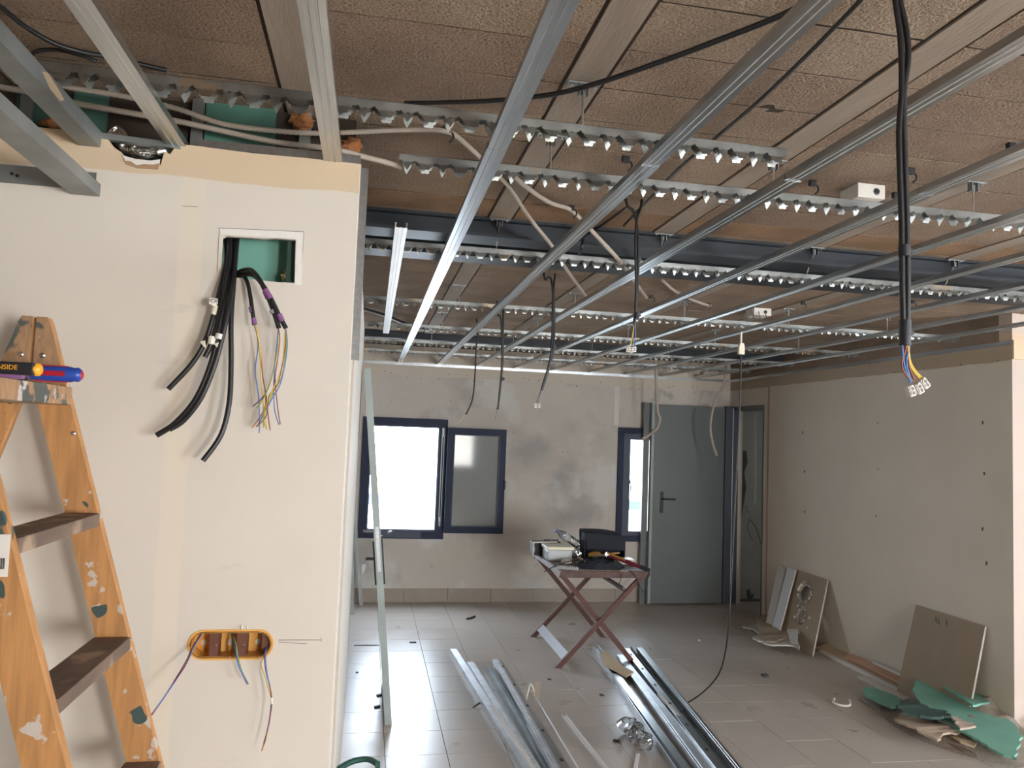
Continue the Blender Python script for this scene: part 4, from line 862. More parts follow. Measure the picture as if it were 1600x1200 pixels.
# tools on the top step
yt = 1.60; zt = 1.762
p = PY(0, 600, yt); q = PY(127, 603, yt)
sd = thing('screwdriver', (q.x-.05, yt+.03, zt), 'blue and red screwdriver handle lying on top of the ladder', 'screwdriver')
e1 = PY(127, 602, yt+.04); zz = zt+.0165
MB().lathe([(0, .010), (.005, .0148), (.065, .0155), (.082, .0125), (.09, .006)][::-1] if False else [(-.09, .0135), (-.06, .0155), (-.02, .0155), (-.014, .0135), (-.006, .0145), (0, .009)], (e1.x, yt+.04, zz), (1, 0, 0), 20).build('handle', bluep, sd)
for a in (0, 1, 2, 3):
    an = a*math.pi/2+.0; c = Vector((0, math.cos(an), math.sin(an)))
    MB().slab(Vector((e1.x-.082, yt+.04, zz))+c*.0145, Vector((e1.x-.026, yt+.04, zz))+c*.0145, .010, .004, c.cross(Vector((1, 0, 0)))).build('grip_inlay', redp, sd)
MB().lathe([(0, .009), (.002, .005)], (e1.x, yt+.04, zz), (1, 0, 0), 14).build('end_cap', redp, sd)
MB().lathe([(0, .009), (.045, .010)], (e1.x-.135, yt+.04, zz), (1, 0, 0), 14).build('collar', violet, sd)
MB().lathe([(0, .003), (.09, .003)], (e1.x-.22, yt+.04, zz), (1, 0, 0), 10).build('shaft', steel, sd)
e2 = PY(64, 599, yt-.03)
cu = thing('cutter_knife', (e2.x-.08, yt-.03, zt), 'black cutter with yellow end and yellow lettering on top of the ladder', 'knife')
zz = zt+.019
MB().bbox((e2.x-.17, yt-.045, zz-.012), (e2.x-.0075, yt-.02, zz+.012), .004).build('body', blackp, cu)
MB().lathe([(-.010, .0125), (-.004, .0125), (0, .008)], (e2.x, yt-.0325, zz), (1, 0, 0), 16).build('end_cap', yellow, cu)
text('IRONSIDE', .0125, Matrix.Translation((e2.x-.063, yt-.0456, zz+.001)) @ UP, yellow, cu)
MB().box((e2.x-.15, yt-.04, zt), (e2.x-.03, yt-.025, zt+.007)).build('slider', violet, cu)

# ================================================================== FOLDING TABLE
FLf = PZ(868, 1044, 0); FRf = PZ(1000, 1046, 0); BLf = PZ(832, 993, 0); BRf = PZ(944, 993, 0)
yF = FLf.y; yB = BLf.y; TL = PY(874, 897, yF); TR = PY(1013, 905, yF); zt_ = PY(876, 892, yF).z
xl, xr = PY(874, 900, yF).x, PY(1014, 905, yF).x
tb = thing('folding_table', ((xl+xr)/2, (yF+yB)/2, 0), 'reddish wooden folding table with crossed legs, covered in tools', 'table')
def leg(a, b, y): return MB().slab(Vector((a[0], y, 0.0)), Vector((b[0], y, b[1])), .045, .022, (1, 0, 0))
def legc(x0, x1, y):
    w_ = .024; zt2 = zt_-.045
    return MB().prism([(x0-w_, 0), (x0+w_, 0), (x1+w_, zt2), (x1-w_, zt2)], y, y+.022, lambda u, v, q_: (u, q_, v))
fl_ = FLf.x+.02; fr_ = FRf.x+.0
legc(fl_, xr-.06, yF).build('leg', redwood, tb); legc(fr_, xl+.035, yF+.023).build('leg', redwood, tb)
legc(fl_, xr-.06, yB-.05).build('leg', redwood, tb); legc(fr_, xl+.035, yB-.073).build('leg', redwood, tb)
MB().slab((fl_+.06, yF+.02, .075), (fl_+.06, yB-.05, .075), .07, .016, (1, 0, 1)).build('stretcher', mat('pale_stretcher', (.34, .32, .33), .5), tb)
MB().slab((xr-.17, yF+.03, zt_-.15), (xr-.17, yB-.05, zt_-.15), .07, .016, (1, 0, -1)).build('stretcher', mat('grey_stretcher', (.16, .15, .15), .5), tb)
yb0, yb1 = yF-.005, yB-.02
MB().bbox((xl, yb0, zt_-.05), (xr, yb0+.02, zt_), .003).build('apron', mat('dusty_redwood', (.10, .05, .04), .7, var=.4, scale=30), tb); MB().bbox((xl, yb1-.02, zt_-.05), (xr, yb1, zt_), .003).build('apron', redwood, tb)
MB().bbox((xl-.006, yb0, zt_-.035), (xl+.014, yb1, zt_+.004), .003).build('side_rail', mat('worn_rail', (.42, .36, .35), .6, var=.3, scale=25), tb); MB().bbox((xr-.014, yb0, zt_-.035), (xr+.006, yb1, zt_+.004), .003).build('side_rail', redwood, tb)
nsl = 11
for k in range(nsl):
    y0 = yb0+.022+k*(yb1-yb0-.044)/nsl; MB().bbox((xl+.015, y0, zt_-.012), (xr-.015, y0+(yb1-yb0-.044)/nsl-.010, zt_+.004), .003).build('slat', tabletop_m, tb)
ZT = zt_+.0045
def onT(px, py, h=0.): return PZ(px, py, ZT+h)
# tool bag
b = onT(985, 893); bx0, bx1 = PY(913, 870, yF+.42).x, PY(976, 870, yF+.42).x; by = yF+.42
bag = thing('tool_bag', ((bx0+bx1)/2, by+.08, ZT), 'open black fabric tool bag standing on the folding table', 'bag')
zb = ZT; zt2 = PY(915, 830, by).z
MB().prism([(bx0, zb), (bx1+.01, zb), (bx1, zt2-.03), (bx1-.05, zt2-.012), (bx0+.1, zt2), (bx0-.012, zt2-.004)], by+.12, by+.135, lambda u, v, w_: (u, w_, v)).build('back_panel', blackf, bag)
MB().prism([(bx0+.02, zb+.10), (bx1-.005, zb+.085), (bx1, zt2-.035), (bx0+.005, zt2-.012)], by, by+.012, lambda u, v, w_: (u, w_, v)).build('front_flap', blackf, bag)
MB().prism([(bx0+.02, zb), (bx1+.005, zb), (bx1, zb+.03), (bx0+.02, zb+.035)], by, by+.012, lambda u, v, w_: (u, w_, v)).build('front_panel', blackf, bag)
MB().prism([(by, zb), (by+.13, zb), (by+.13, zt2-.01), (by, zt2-.02)], bx0, bx0+.008, lambda u, v, w_: (w_, u, v)).prism([(by, zb), (by+.13, zb), (by+.13, zt2-.04), (by, zt2-.06)], bx1-.004, bx1+.004, lambda u, v, w_: (w_, u, v)).box((bx0, by, zb), (bx1, by+.13, zb+.004)).build('side_panel', blackf, bag)
MB().tube([(bx0-.01, by+.125, zt2-.002), ((bx0+bx1)/2, by+.125, zt2-.004), (bx1, by+.125, zt2-.028)], .009, 8, 4).build('rim_roll', blackf, bag)
tag(MB().tube([(bx0+.03, by-.012, zb+.05), (bx0+.10, by-.015, zb+.058), (bx0+.15, by-.015, zb+.045)], [.016, .024, .012], 10, 4).build('pliers_grip', yeld), 'yellow grip showing in the mouth of the tool bag', 'tool')
tag(MB().tube([(bx0+.15, by-.012, zb+.045), (bx0+.22, by-.015, zb+.062), (bx0+.29, by-.015, zb+.072)], [.007, .010, .007], 8, 4).build('spanner', mat('tan_handle', (.42, .28, .10), .6)), 'tan handle beside the yellow grip in the tool bag', 'tool')
# white box with lid
c = onT(862, 885); 
def rbox(x0, x1, y0, y1, z0, z1, r=.01): return MB().bbox((x0, y0, z0), (x1, y1, z1), r)
yb_ = yF+.42; x0 = PY(854, 875, yb_).x; x1 = PY(898, 875, yb_).x
pb = thing('storage_tub', ((x0+x1)/2, yb_+.1, ZT), 'clear plastic tub with cream lid at the left of the table', 'box')
MB().bbox((x0+.008, yb_, ZT), (x1-.02, yb_+.20, ZT+.085), .012).build('tub', mat('milky_plastic', (.42, .43, .43), .35), pb)
MB().bbox((x0, yb_-.008, ZT+.085), (x1-.008, yb_+.208, ZT+.112), .008).build('lid', cream, pb)
# black case with pale frame
yb_ = yF+.66; x0 = PY(833, 855, yb_).x; x1 = PY(858, 855, yb_).x
cs = thing('tool_case', (x0+.1, yb_+.1, ZT), 'small black case with pale frame at the far left of the table', 'box')
MB().bbox((x0+.012, yb_, ZT+.004), (x1+.12, yb_+.18, ZT+.105), .006).build('case_body', blackp, cs)
MB().tube([(x0, yb_-.005, ZT+.01), (x0+.004, yb_-.005, ZT+.112), (x0+.2, yb_-.005, ZT+.118), (x0+.205, yb_-.005, ZT+.10)], .006, 6, 1).tube([(x0, yb_-.005, ZT+.01), (x0+.012, yb_-.005, ZT+.05), (x0, yb_-.005, ZT+.11)], .004, 6, 1).build('frame', white, cs)
mb = MB()
for k in range(9): mb.tube([(x0+.10+k*.014, yb_+.03, ZT+.105), (x0+.10+k*.014, yb_+.03, ZT+.135)], .0045, 6, 1)
mb.box((x0+.09, yb_+.02, ZT+.1045), (x0+.23, yb_+.04, ZT+.118)).build('drill_bit_row', blackp, cs)
# water bottle lying tilted over the tub
def bottle(label, a, b, r, m=clear, name='water_bottle', crush=0., capm=None, seed=0):
    a, b = Vector(a), Vector(b); ax = (b-a); L = ax.length; t = thing(name, a.lerp(b, .5), label, 'bottle')
    pr = [(0, .3*r), (.02*L, .85*r), (.06*L, r)]
    k = .1
    while k < .62: pr += [(k*L, r), ((k+.025)*L, r*.92), ((k+.05)*L, r)]; k += .09
    pr += [(.68*L, r), (.78*L, r*.8), (.87*L, r*.42), (.91*L, r*.36), (.93*L, r*.42)]
    mb = MB().lathe(pr, a, ax, 18)
    if crush:
        for i, v in enumerate(mb.v): mb.v[i] = v+Vector((noise.noise(v*18+Vector((seed, 0, 0))), noise.noise(v*18+Vector((5, seed, 0))), noise.noise(v*18+Vector((9, 0, 0)))))*crush
        mz = min(v.z for v in mb.v); mb.v = [v+Vector((0, 0, .002-mz)) for v in mb.v]; mb.sm = [False]*len(mb.sm)
    mb.build('bottle_body', m, t)
    if capm: MB().lathe([(.93*L, r*.42), (1.0*L, r*.42)], a, ax, 14).build('cap', capm, t)
    return t, ax
yb2 = yF+.56
A_ = PY(905, 852, yb2); B_ = PY(868, 828, yb2)
bt, ax = bottle('clear water bottle lying tilted with blue cap on the table', A_, B_, .034, capm=bluep)
c_ = A_.lerp(B_, .55); MB().lathe([(-.025, .0352), (.025, .0352)], c_, ax, 18).build('paper_label', mat('printed_label', (.45, .45, .47), .6, var=.6, scale=120), bt)
blob('crumpled_film', PY(898, 862, yF+.46), .045, clear, 'crumpled clear film between bottle and bag on the table', 'plastic film', 4, (1.1, 1, .8))
# cloth heap
def cloth(name, c, rx, ry, hz, m, label, cat, seed):
    mb = MB(); n = 22; vs = []; fs = []
    for i in range(n+1):
        for j in range(n+1):
            u = -1+2*i/n; v = -1+2*j/n; d = u*u+v*v
            k = max(0, 1-d)
            e_ = 1+.15*noise.noise(Vector((u*2+seed, v*2, 0)))
            z = hz*(k**.6)*(.6+.5*noise.noise(Vector((u*3+seed, v*3, 1)))+.25*noise.noise(Vector((u*8, v*8, seed))))
            q = Vector((u, v)); q = q*(1/max(1, q.length)) if q.length > 1 else q
            vs.append((c[0]+q.x*rx*e_, c[1]+q.y*ry*e_, c[2]+max(0.0005, z)))
    for i in range(n):
        for j in range(n): a = i*(n+1)+j; fs.append((a, a+n+1, a+n+2, a+1))
    mb.add(vs, fs, True); return tag(mb.build(name, m), label, cat)
cloth('work_cloth', (xl+.36, yF+.17, ZT), .20, .14, .075, darkcloth, 'dark crumpled work cloth at the front of the table', 'cloth', 3)
# long red and black bolt cutters / pliers
pl_ = thing('long_pliers', (xr-.08, yF+.05, ZT+.05), 'red and black long-handled pliers reaching past the right edge of the table', 'pliers')
q0 = PY(948, 868, yF+.22); q1 = PY(1017, 893, yF-.02)
for o_, e_ in ((0, 0), (.0, .022)):
    a = q0+Vector((0, 0, e_)); b = q1+Vector((0, .02, e_*.3))
    MB().tube([a, a.lerp(b, .5)], .008, 8, 1).build('shank', redd if e_ == 0 else yeld, pl_)
    MB().tube([a.lerp(b, .45), a.lerp(b, .8)], .010, 8, 1).build('grip', redd, pl_)
    MB().tube([a.lerp(b, .8), b], .0115, 8, 1).build('grip_end', blackp, pl_)
MB().lathe([(-.008, .018), (.008, .018)], q0+Vector((0, 0, .01)), (0, 1, 0), 12).tube([q0, q0+Vector((-.10, .06, -.02))], [.014, .004], 8, 1).build('jaw', steel, pl_)
# screwdriver, spirit comb, jack of trades
a = onT(903, 870, .05); b = onT(923, 884, .012)
sd = thing('screwdriver', tuple(b), 'bright steel screwdriver pointing to the front edge of the table', 'screwdriver')
MB().tube([a.lerp(b, .55), b], .0038, 8, 1).build('shaft', steel, sd); MB().tube([a, a.lerp(b, .6)], .010, 10, 1).build('handle', mat('tan_plastic', (.40, .30, .2), .5), sd)
a = onT(870, 886, .01); b = onT(903, 889, .01); cb = thing('terminal_strip', tuple(a.lerp(b, .5)-Vector((0, 0, .01))), 'grey ribbed terminal strip on the front left of the table', 'terminal strip')
MB().slab(a, b, .03, .018, (0, 1, 0)).build('base', mat('grey_plastic', (.36, .34, .33), .5), cb)
for k in range(9): 
    c = a.lerp(b, (k+.5)/9); MB().box((c.x-.004, c.y-.016, c.z+.006), (c.x+.003, c.y+.012, c.z+.016)).build('segment', greytape, cb)
q = onT(985, 866); w_ = thing('white_tray', (q.x, yF+.22, ZT), 'small white tray behind the red pliers on the table', 'tray')
MB().bbox((xr-.16, yF+.26, ZT), (xr-.03, yF+.37, ZT+.035), .008).build('tray_body', white, w_)
MB().bbox((xr-.165, yF+.255, ZT+.035), (xr-.025, yF+.375, ZT+.042), .003).build('tray_rim', cream, w_)
cable('coil_cable', [onT(851, 893, .01), onT(862, 887, .02), onT(880, 880, .02), onT(895, 876, .03), onT(920, 872, .04)], .004, blackp, 'thin black wire lying across the left of the table', 'cable')
cable('coil_cable', [PY(972, 897, yF-.012), PY(970, 905, yF-.014), PY(966, 915, yF-.014), (PY(965, 918, yF-.014))], .003, blackp, 'short wire drooping from the middle of the table front', 'cable')
cable('coil_cable', [PY(985, 893, yF-.012), PY(993, 900, yF-.014), PY(1000, 915, yF-.014), PY(1006, 925, yF-.014), PY(1011, 915, yF-.014), PY(1012, 900, yF-.012)], .0035, blackp, 'looped wire drooping from the front right of the table', 'cable')
def chunk(name, px, py, s, m, lab, cat, h=.02):
    p = onT(px, py); return tag(MB(Matrix.Translation(p) @ Matrix.Rotation(random.uniform(0, 3), 4, 'Z')).bbox((-s, -s*.6, 0), (s, s*.6, h), s*.15).build(name, m), lab, cat)
chunk('wall_plate', 885, 880, .04, white, 'grey white fitting beside the terminal strip on the table', 'fitting', .03)
chunk('metal_bracket', 907, 881, .035, galv_d, 'small metal bracket in the middle of the table', 'bracket', .02)
chunk('tape_roll_box', 925, 877, .035, blackp, 'black plastic case by the work cloth on the table', 'case', .05)
chunk('sponge', 975, 893, .03, greysack, 'crumb-covered scrap on the front right corner of the table', 'scrap', .01)
tag(MB().tube([onT(905, 862, .02), onT(930, 866, .03), onT(955, 868, .03)], .012, 8, 3).build('cable_bundle', black), 'black cable bundle at the foot of the tool bag', 'cable')

# ================================================================== PROFILES ON THE FLOOR
def fchan(label, a, b, sec, m, z=.001, lift=0., slots=None, rot=0., name='floor_profile', grp='loose steel profiles on the floor'):
    pa = PZ(*a, 0)+Vector((0, 0, z)); pb = PZ(*b, 0)+Vector((0, 0, z)); d = pb-pa
    mb = MB(); strip(mb, sec, pb, pa)
    o = mb.build(name, m, solid=.001); tag(o, label, 'metal profile', grp)
    if slots:
        hgt, off, every = slots; u = d.normalized(); sd = Vector((u.y, -u.x, 0)); n = int(d.length/every)
        for k in range(n):
            c = pa+u*(.18+k*every)+Vector((0, 0, hgt))-sd*off
            MB().slab(c-u*.016, c+u*.016, .016, .0016, sd).build('slot', blackp, o)
    return o
U50 = [(-.024, .034), (-.024, 0), (.024, 0), (.024, .034)]
CAP = [(-.024, 0), (-.024, .034), (.024, .034), (.024, 0)]
C48 = [(-.017, .032), (-.023, .032), (-.023, 0), (.023, 0), (.023, .032), (.017, .032)]
BATUP = [(u, .017-v) for u, v in BATTEN]
def ext(a, b, y=1290):
    t = (y-a[1])/(b[1]-a[1]); return (a[0]+(b[0]-a[0])*t, y)
f = fchan
f('leftmost long bright channel of the left pile on the floor', (708, 1021), ext((708, 1021), (818, 1200)), CAP, galv_f)
f('narrow batten between the left channel and the toothed rail', (735, 1038), ext((735, 1038), (834, 1200)), BATUP, galv_f, .001)
f('dark open channel in the middle of the left pile', (762, 1047), ext((762, 1047), (852, 1200)), U50, galv_d)
f('bright batten right of the open channel in the left pile', (774, 1038), ext((774, 1038), (862, 1200)), BATUP, galv_f, .020)
f('rightmost slotted stud of the left pile', (777, 1038), ext((777, 1038), (876, 1200)), CAP, galv, .001, slots=(.0358, .006, .40))
def flatrail(a, b, h, label):
    p0 = PZ(*a, h); p1 = PZ(*b, h); u = (p1-p0); L = u.length; u.normalize(); sd = Vector((-u.y, u.x, 0)); mb = MB()
    for k in range(max(2, int(L/.1))): mb.add([tuple(p0+u*(p[0]+k*.1)+sd*(-p[2]*1.25)+Vector((0, 0, p[1]+.012*(p[2]/.048)))) for p in PF[0]], PF[1])
    n = max(2, int(L/.1)); e = p0+u*(n*.1)
    mb.add([tuple(q) for q in (p0, e, e-Vector((0, 0, h-.002)), p0-Vector((0, 0, h-.002)))], [(0, 1, 2, 3)])
    return tag(mb.build('toothed_rail', mat('pale_zinc', (.70, .69, .67), .45, .3)), label, 'metal rail')
flatrail((764, 1101), ext((764, 1101), (830, 1200)), .040, 'toothed rail lying in the left pile on the floor')
f('leftmost channel of the right pile, near the table foot', (930, 1014), ext((930, 1014), (1055, 1200)), C48, galv_f)
f('whitish channel second from left in the right pile', (962, 1060), ext((968, 1060), (1066, 1200)), CAP, galv, .001)
f('pale blue batten in the middle of the right pile', (972, 1038), ext((976, 1045), (1086, 1200)), BATUP, galv_f, .022)
f('blue-tinged batten right of the middle in the right pile', (968, 1030), ext((985, 1045), (1104, 1200)), CAP, galv_f, .001)
f('slotted stud in the right pile', (978, 1022), ext((978, 1022), (1115, 1200)), CAP, galv, .012, slots=(.0355, 0, .36))
f('dark channel with open top in the right pile', (990, 1016), ext((990, 1016), (1131, 1200)), U50, galv_d)
f('outermost bright rail of the right pile', (999, 1019), ext((999, 1019), (1143, 1200)), BATUP, galv, .020)
flatrail((1027, 1082), (1058, 1118), .050, 'short toothed offcut lying on the right pile of profiles')
def crumb(px, py, s, m, lab, cat='scrap', name='scrap', rot=None, el=2.5):
    p = PZ(px, py, 0); R = Matrix.Translation(p+Vector((0, 0, .001))) @ Matrix.Rotation(rot if rot is not None else random.uniform(0, 3), 4, 'Z')
    return tag(MB(R).prism([(-s*el, -s), (s*el*.8, -s*.9), (s*el, s*.5), (-s*el*.7, s)], 0, s*.7).build(name, m), lab, cat)
tag(MB().prism([(u.x, u.y) for u in (PZ(936, 1030), PZ(948, 1027), PZ(975, 1052), PZ(990, 1060), PZ(978, 1068), PZ(960, 1058), PZ(944, 1050))], .04, .047).build('board_scrap', board_tan), 'tan scrap lying on the far end of the right pile', 'scrap')
# paddle mixer rod, white strip, stick
pr = thing('mixing_rod', PZ(842, 1092, 0), 'steel rod with a pale paddle end lying right of the left pile', 'tool')
a = PZ(836, 1088, .012); b = PZ(*ext((836, 1088), (903, 1200)), .012)
MB().tube([a, b], .0065, 8, 1).build('rod', mat('pale_rod', (.55, .54, .53), .4), pr)
MB().tube([PZ(836, 1088, .02), PZ(833, 1075, .08), PZ(829, 1068, .11)], .004, 6, 3).tube([PZ(828, 1070, .10), PZ(824, 1085, .04), PZ(819, 1108, .004)], .005, 6, 3).build('wire_arm', white, pr)
MB().slab(PZ(838, 1089, .03), PZ(841, 1066, .09), .04, .012, (1, 0, 0)).build('paddle', mat('mortar_caked', (.35, .29, .23), .9), pr)
s_ = MB(); a = PZ(881, 1119, .002); b = PZ(*ext((881, 1119), (944, 1200)), .002); strip(s_, [(-.013, .012), (-.013, 0), (.013, 0), (.013, .012)], a, b)
tag(s_.build('white_trim', galv_w, solid=.001), 'white trim strip lying between the two piles', 'trim strip')
a = PZ(997, 1178, .002); b = PZ(990, 1215, .002); tag(MB().slab(a, b, .02, .006, (1, 0, 0)).build('white_trim', galv_w), 'short white strip at the bottom edge below the crushed bottle', 'trim strip')
bottle('crushed clear bottle on the floor left of the right pile', PZ(1010, 1168, .04), PZ(971, 1128, .03), .045, clear, 'crushed_bottle', .03, None, 3)
# small litter
crumb(645, 1004, .011, blackp, 'straight black offcut on the tiles beside the leaning door', rot=.0)
tag(MB().tube([PZ(729, 967, .006), PZ(735, 966, .006), PZ(742, 963, .006)], .009, 8, 3).build('cable_offcut', black), 'curved black cable offcut nearest the window wall', 'scrap')
crumb(1195, 1057, .022, mat('slate_chip', (.07, .08, .075), .7), 'small dark green chip on the open floor at right', rot=.3, el=1.2)
crumb(858, 1062, .008, blackp, 'tiny dark crumb between the piles and the table', el=1.5)
crumb(940, 1087, .01, blackp, 'dark crumb left of the right pile', el=1.5); crumb(963, 1159, .012, blackp, 'dark crumb beside the crushed bottle', el=1.6); crumb(1092, 1001, .01, white, 'white crumb on the floor behind the right pile', el=1.2)
crumb(592, 1087, .012, blackp, 'dark crumbs beside the foot of the leaning door, farther one', el=1.4); crumb(589, 1105, .012, blackp, 'dark crumb beside the foot of the leaning door, nearer one', el=1.8); crumb(558, 1051, .008, blackp, 'dark speck on the tiles by the side wall', el=1)
tag(MB().tube([PZ(1303, 1092, .012), PZ(1302, 1097, .012), PZ(1310, 1101, .012), PZ(1322, 1103, .012), PZ(1328, 1101, .012), PZ(1327, 1094, .02)], .008, 8, 4).build('white_hook', white), 'white curved plastic hook alone on the floor', 'hook')
tag(MB().tube([PZ(760, 1090, .004), PZ(738+1, 1105, .004)], .003, 6, 1).build('wire_offcut', blackp), 'thin dark wire piece beside the left pile', 'scrap')
tag(MB().tube([PZ(553, 1008, .003), PZ(592, 1008, .003)], .003, 6, 1).build('wire_offcut', blackp), 'thin wire lying straight behind the leaning door', 'scrap')
# rubble sack at the bottom edge
sk = thing('rubble_sack', PZ(610, 1230, 0), 'green rimmed sack and rubble at the bottom edge beside the wall', 'sack')
zs = .35
pp = [PZ(528, 1202, zs), PZ(545, 1192, zs), PZ(562, 1187, zs), PZ(578, 1187, zs), PZ(590, 1194, zs)]
MB().tube(pp, .012, 8, 4).slab(PZ(590, 1190, zs), PZ(590, 1230, zs-.1), .02, .01, (1, 0, 0)).build('rim', deepgreen, sk)
cb_ = PZ(575, 1235, zs-.05)
for nm, c, rad, m, sq in (('sack_side', cb_-Vector((0, 0, .10)), .10, greysack, (1, .8, 1.1)), ('sack_content', PZ(618, 1222, zs-.04)-Vector((0, 0, .03)), .06, greysack, (1.6, 1, .8)), ('sack_content', PZ(662, 1215, zs-.06)-Vector((0, 0, .03)), .045, mat('yellow_rubble', (.42, .40, .18), .8, var=.4, scale=30), (1.2, 1, .7))):
    bm = bmesh.new(); bmesh.ops.create_icosphere(bm, subdivisions=3, radius=1)
    for v in bm.verts: v.co = Vector((v.co.x*sq[0], v.co.y*sq[1], v.co.z*sq[2]))*(1+.35*noise.noise(v.co*2+Vector(c)))*rad+Vector(c)
    MB().bm(bm, True).build(nm, m, sk)

# ================================================================== BOARDS AND RUBBLE BY THE RIGHT WALL
def leaner(name, pix, dist, label, m, thick=.013, extra=None, edge=None):
    """board whose bottom edge stands on the floor `dist` off the wall, top edge resting on it; pix = bottom-left, bottom-right, top-right, top-left"""
    bl, br, tr, tl = pix
    P0 = PZ(*bl, 0); P1 = PZ(*br, 0); P3 = PX(*tl, XR-.02); P2 = PX(*tr, XR-.02)
    return P0, P1, P2, P3
def board(name, c4, th, label, m, me_):
    c = [Vector(p) for p in c4]; n_ = (c[1]-c[0]).cross(c[3]-c[0]).normalized()
    if n_.x > 0: n_ = -n_
    t = thing(name, ((c[0]+c[1])/2), label, 'plasterboard')
    fr = [p+n_*th*.5 for p in c]; bk_ = [p-n_*th*.5 for p in c]; f2 = [p+n_*(th*.5+.0006) for p in c]
    MB().add(fr+bk_, [(0,1,2,3),(7,6,5,4),(0,4,5,1),(1,5,6,2),(2,6,7,3),(3,7,4,0)]).build('core', me_, t)
    MB().add(f2+fr, [(0,1,2,3),(0,4,5,1),(1,5,6,2),(2,6,7,3),(3,7,4,0)]).build('card_face', m, t)
    return t, n_, c
# big right-hand panel
P0, P1, P2, P3 = leaner('', ((1410, 1086), (1527, 1130), (1539, 979), (1431, 945)), 0, '', None)
P0 = PX(1410, 1080, XR-.13); P0.z = 0.0; P1 = Vector((P0.x, PX(1524, 1120, XR-.13).y, 0.0))
zt = .5*(PX(1431, 945, XR-.02).z+PX(1539, 979, XR-.02).z)
ya_, yb_ = PX(1431, 945, XR-.02).y, PX(1539, 979, XR-.02).y
t, n_, c = board('plasterboard_offcut', [(XR-.15, ya_+.02, .003), (XR-.15, yb_, .003), (XR-.012, yb_, zt), (XR-.012, ya_, zt)], .013, 'square brown plasterboard panel leaning on the wall above the green rubble', board_card, board_core)
q = c[3].lerp(c[2], .33)+(c[0]-c[3])*.05+n_*.008
mb = MB()
for a in ((0, 0), (.03, -.01), (.10, .0)):
    mb.prism([(a[0], a[1]), (a[0]+.01, a[1]-.02), (a[0]+.025, a[1]-.045), (a[0]+.012, a[1]-.03), (a[0]+.004, a[1]-.035)], 0, .002, lambda u, v, w_: tuple(q+(c[2]-c[3]).normalized()*u+(c[3]-c[0]).normalized()*v+n_*w_))
mb.build('tear', crack_m, t)
# middle panel with the two round holes
ya_, yb_ = PX(1243, 888, XR-.02).y, PX(1300, 911, XR-.02).y; zt = .5*(PX(1243, 888, XR-.02).z+PX(1300, 911, XR-.02).z)
fa = PZ(1216, 1000, 0); fb = PZ(1270, 1027, 0)
C4 = [Vector((fb.x, fa.y-.03, .003)), Vector((fb.x, fb.y, .003)), Vector((XR-.012, yb_, zt)), Vector((XR-.012, ya_, zt))]
xu = (C4[1]-C4[0]); Wd = xu.length; yu = (C4[3]-C4[0]); Hd = yu.length; nn = xu.cross(yu).normalized(); nn = nn if nn.x < 0 else -nn
def onb(u, v, w_): return C4[0]+xu*(u)+yu*(v)+nn*w_
def ell(cu_, cv, ru, rv, n=18, ph=0): return [(cu_+ru*math.cos(2*math.pi*k/n+ph), cv+rv*math.sin(2*math.pi*k/n+ph)) for k in range(n)]
t = thing('plasterboard_offcut', (C4[0]+C4[1])/2, 'brown plasterboard offcut with two foil-ringed round holes leaning on the right wall', 'plasterboard')
h1, h2 = ell(.47, .73, .185, .145), ell(.50, .42, .11, .12)
mb = MB(); mb.add(*plate2d([(0, 0), (1, 0), (1, 1), (0, 1)], [h1, h2], lambda u, v, w_: tuple(onb(u, v, w_)), -.006, .006)); mb.build('core', board_core, t)
mb = MB(); mb.add(*plate2d([(0, 0), (1, 0), (1, 1), (0, 1)], [h1, h2], lambda u, v, w_: tuple(onb(u, v, w_)), .0062, .0074)); mb.build('card_face', board_card, t)
for (a, b, ru, rv) in ((.47, .73, .185, .145), (.50, .42, .11, .12)):
    n = 28; vs = []; 
    for k in range(n):
        an = 2*math.pi*k/n; j = random.uniform(.82, 1.12)
        vs += [onb(a+ru*.98*math.cos(an), b+rv*.98*math.sin(an), -.004), onb(a+ru*1.12*j*math.cos(an), b+rv*1.12*j*math.sin(an), .022+random.uniform(-.006, .008)), onb(a+ru*.72*math.cos(an), b+rv*.72*math.sin(an), .010+random.uniform(-.005, .005))]
    fs = []
    for k in range(n): q_ = 3*k; r2 = 3*((k+1) % n); fs += [(q_, r2, r2+1, q_+1), (q_, q_+2, r2+2, r2)]
    MB().add(vs, fs).build('foil_ring', foil, t)
mb = MB()
for (a, b) in ((.30, .53), (.72, .44), (.28, .36), (.70, .33), (.50, .20)):
    k = [(a+random.uniform(-1, 1)*.05, b+random.uniform(-1, 1)*.03) for _ in range(5)]; cx_ = sum(i[0] for i in k)/5; cy_ = sum(i[1] for i in k)/5
    k.sort(key=lambda i: math.atan2(i[1]-cy_, i[0]-cx_)); mb.prism(k, .0075, .009, lambda u, v, w_: tuple(onb(u, v, w_)))
mb.build('torn_patch', white, t)
# two pale strips left of it
def pstrip(label, bpx, tpx, wpx, m, lift):
    A0 = PZ(*bpx, 0); T0 = PX(*tpx, XR-.012-lift); A1 = PZ(bpx[0]+wpx, bpx[1]+wpx*.45, 0); T1 = PX(tpx[0]+wpx, tpx[1]+wpx*.25, XR-.012-lift)
    return board('plasterboard_strip', [(A0.x-lift, A0.y, .003), (A0.x-lift, A1.y, .003), (T0.x, T1.y, T0.z), (T0.x, T0.y, T0.z)], .012, label, m, board_core)
pstrip('greyish board strip leaning left behind the holed panel', (1194, 990), (1217, 884), 11, board_plain, .0)
pstrip('white board strip leaning beside the holed panel', (1208, 998), (1231, 887), 13, mat('white_board', (.62, .64, .66), .7), .03)
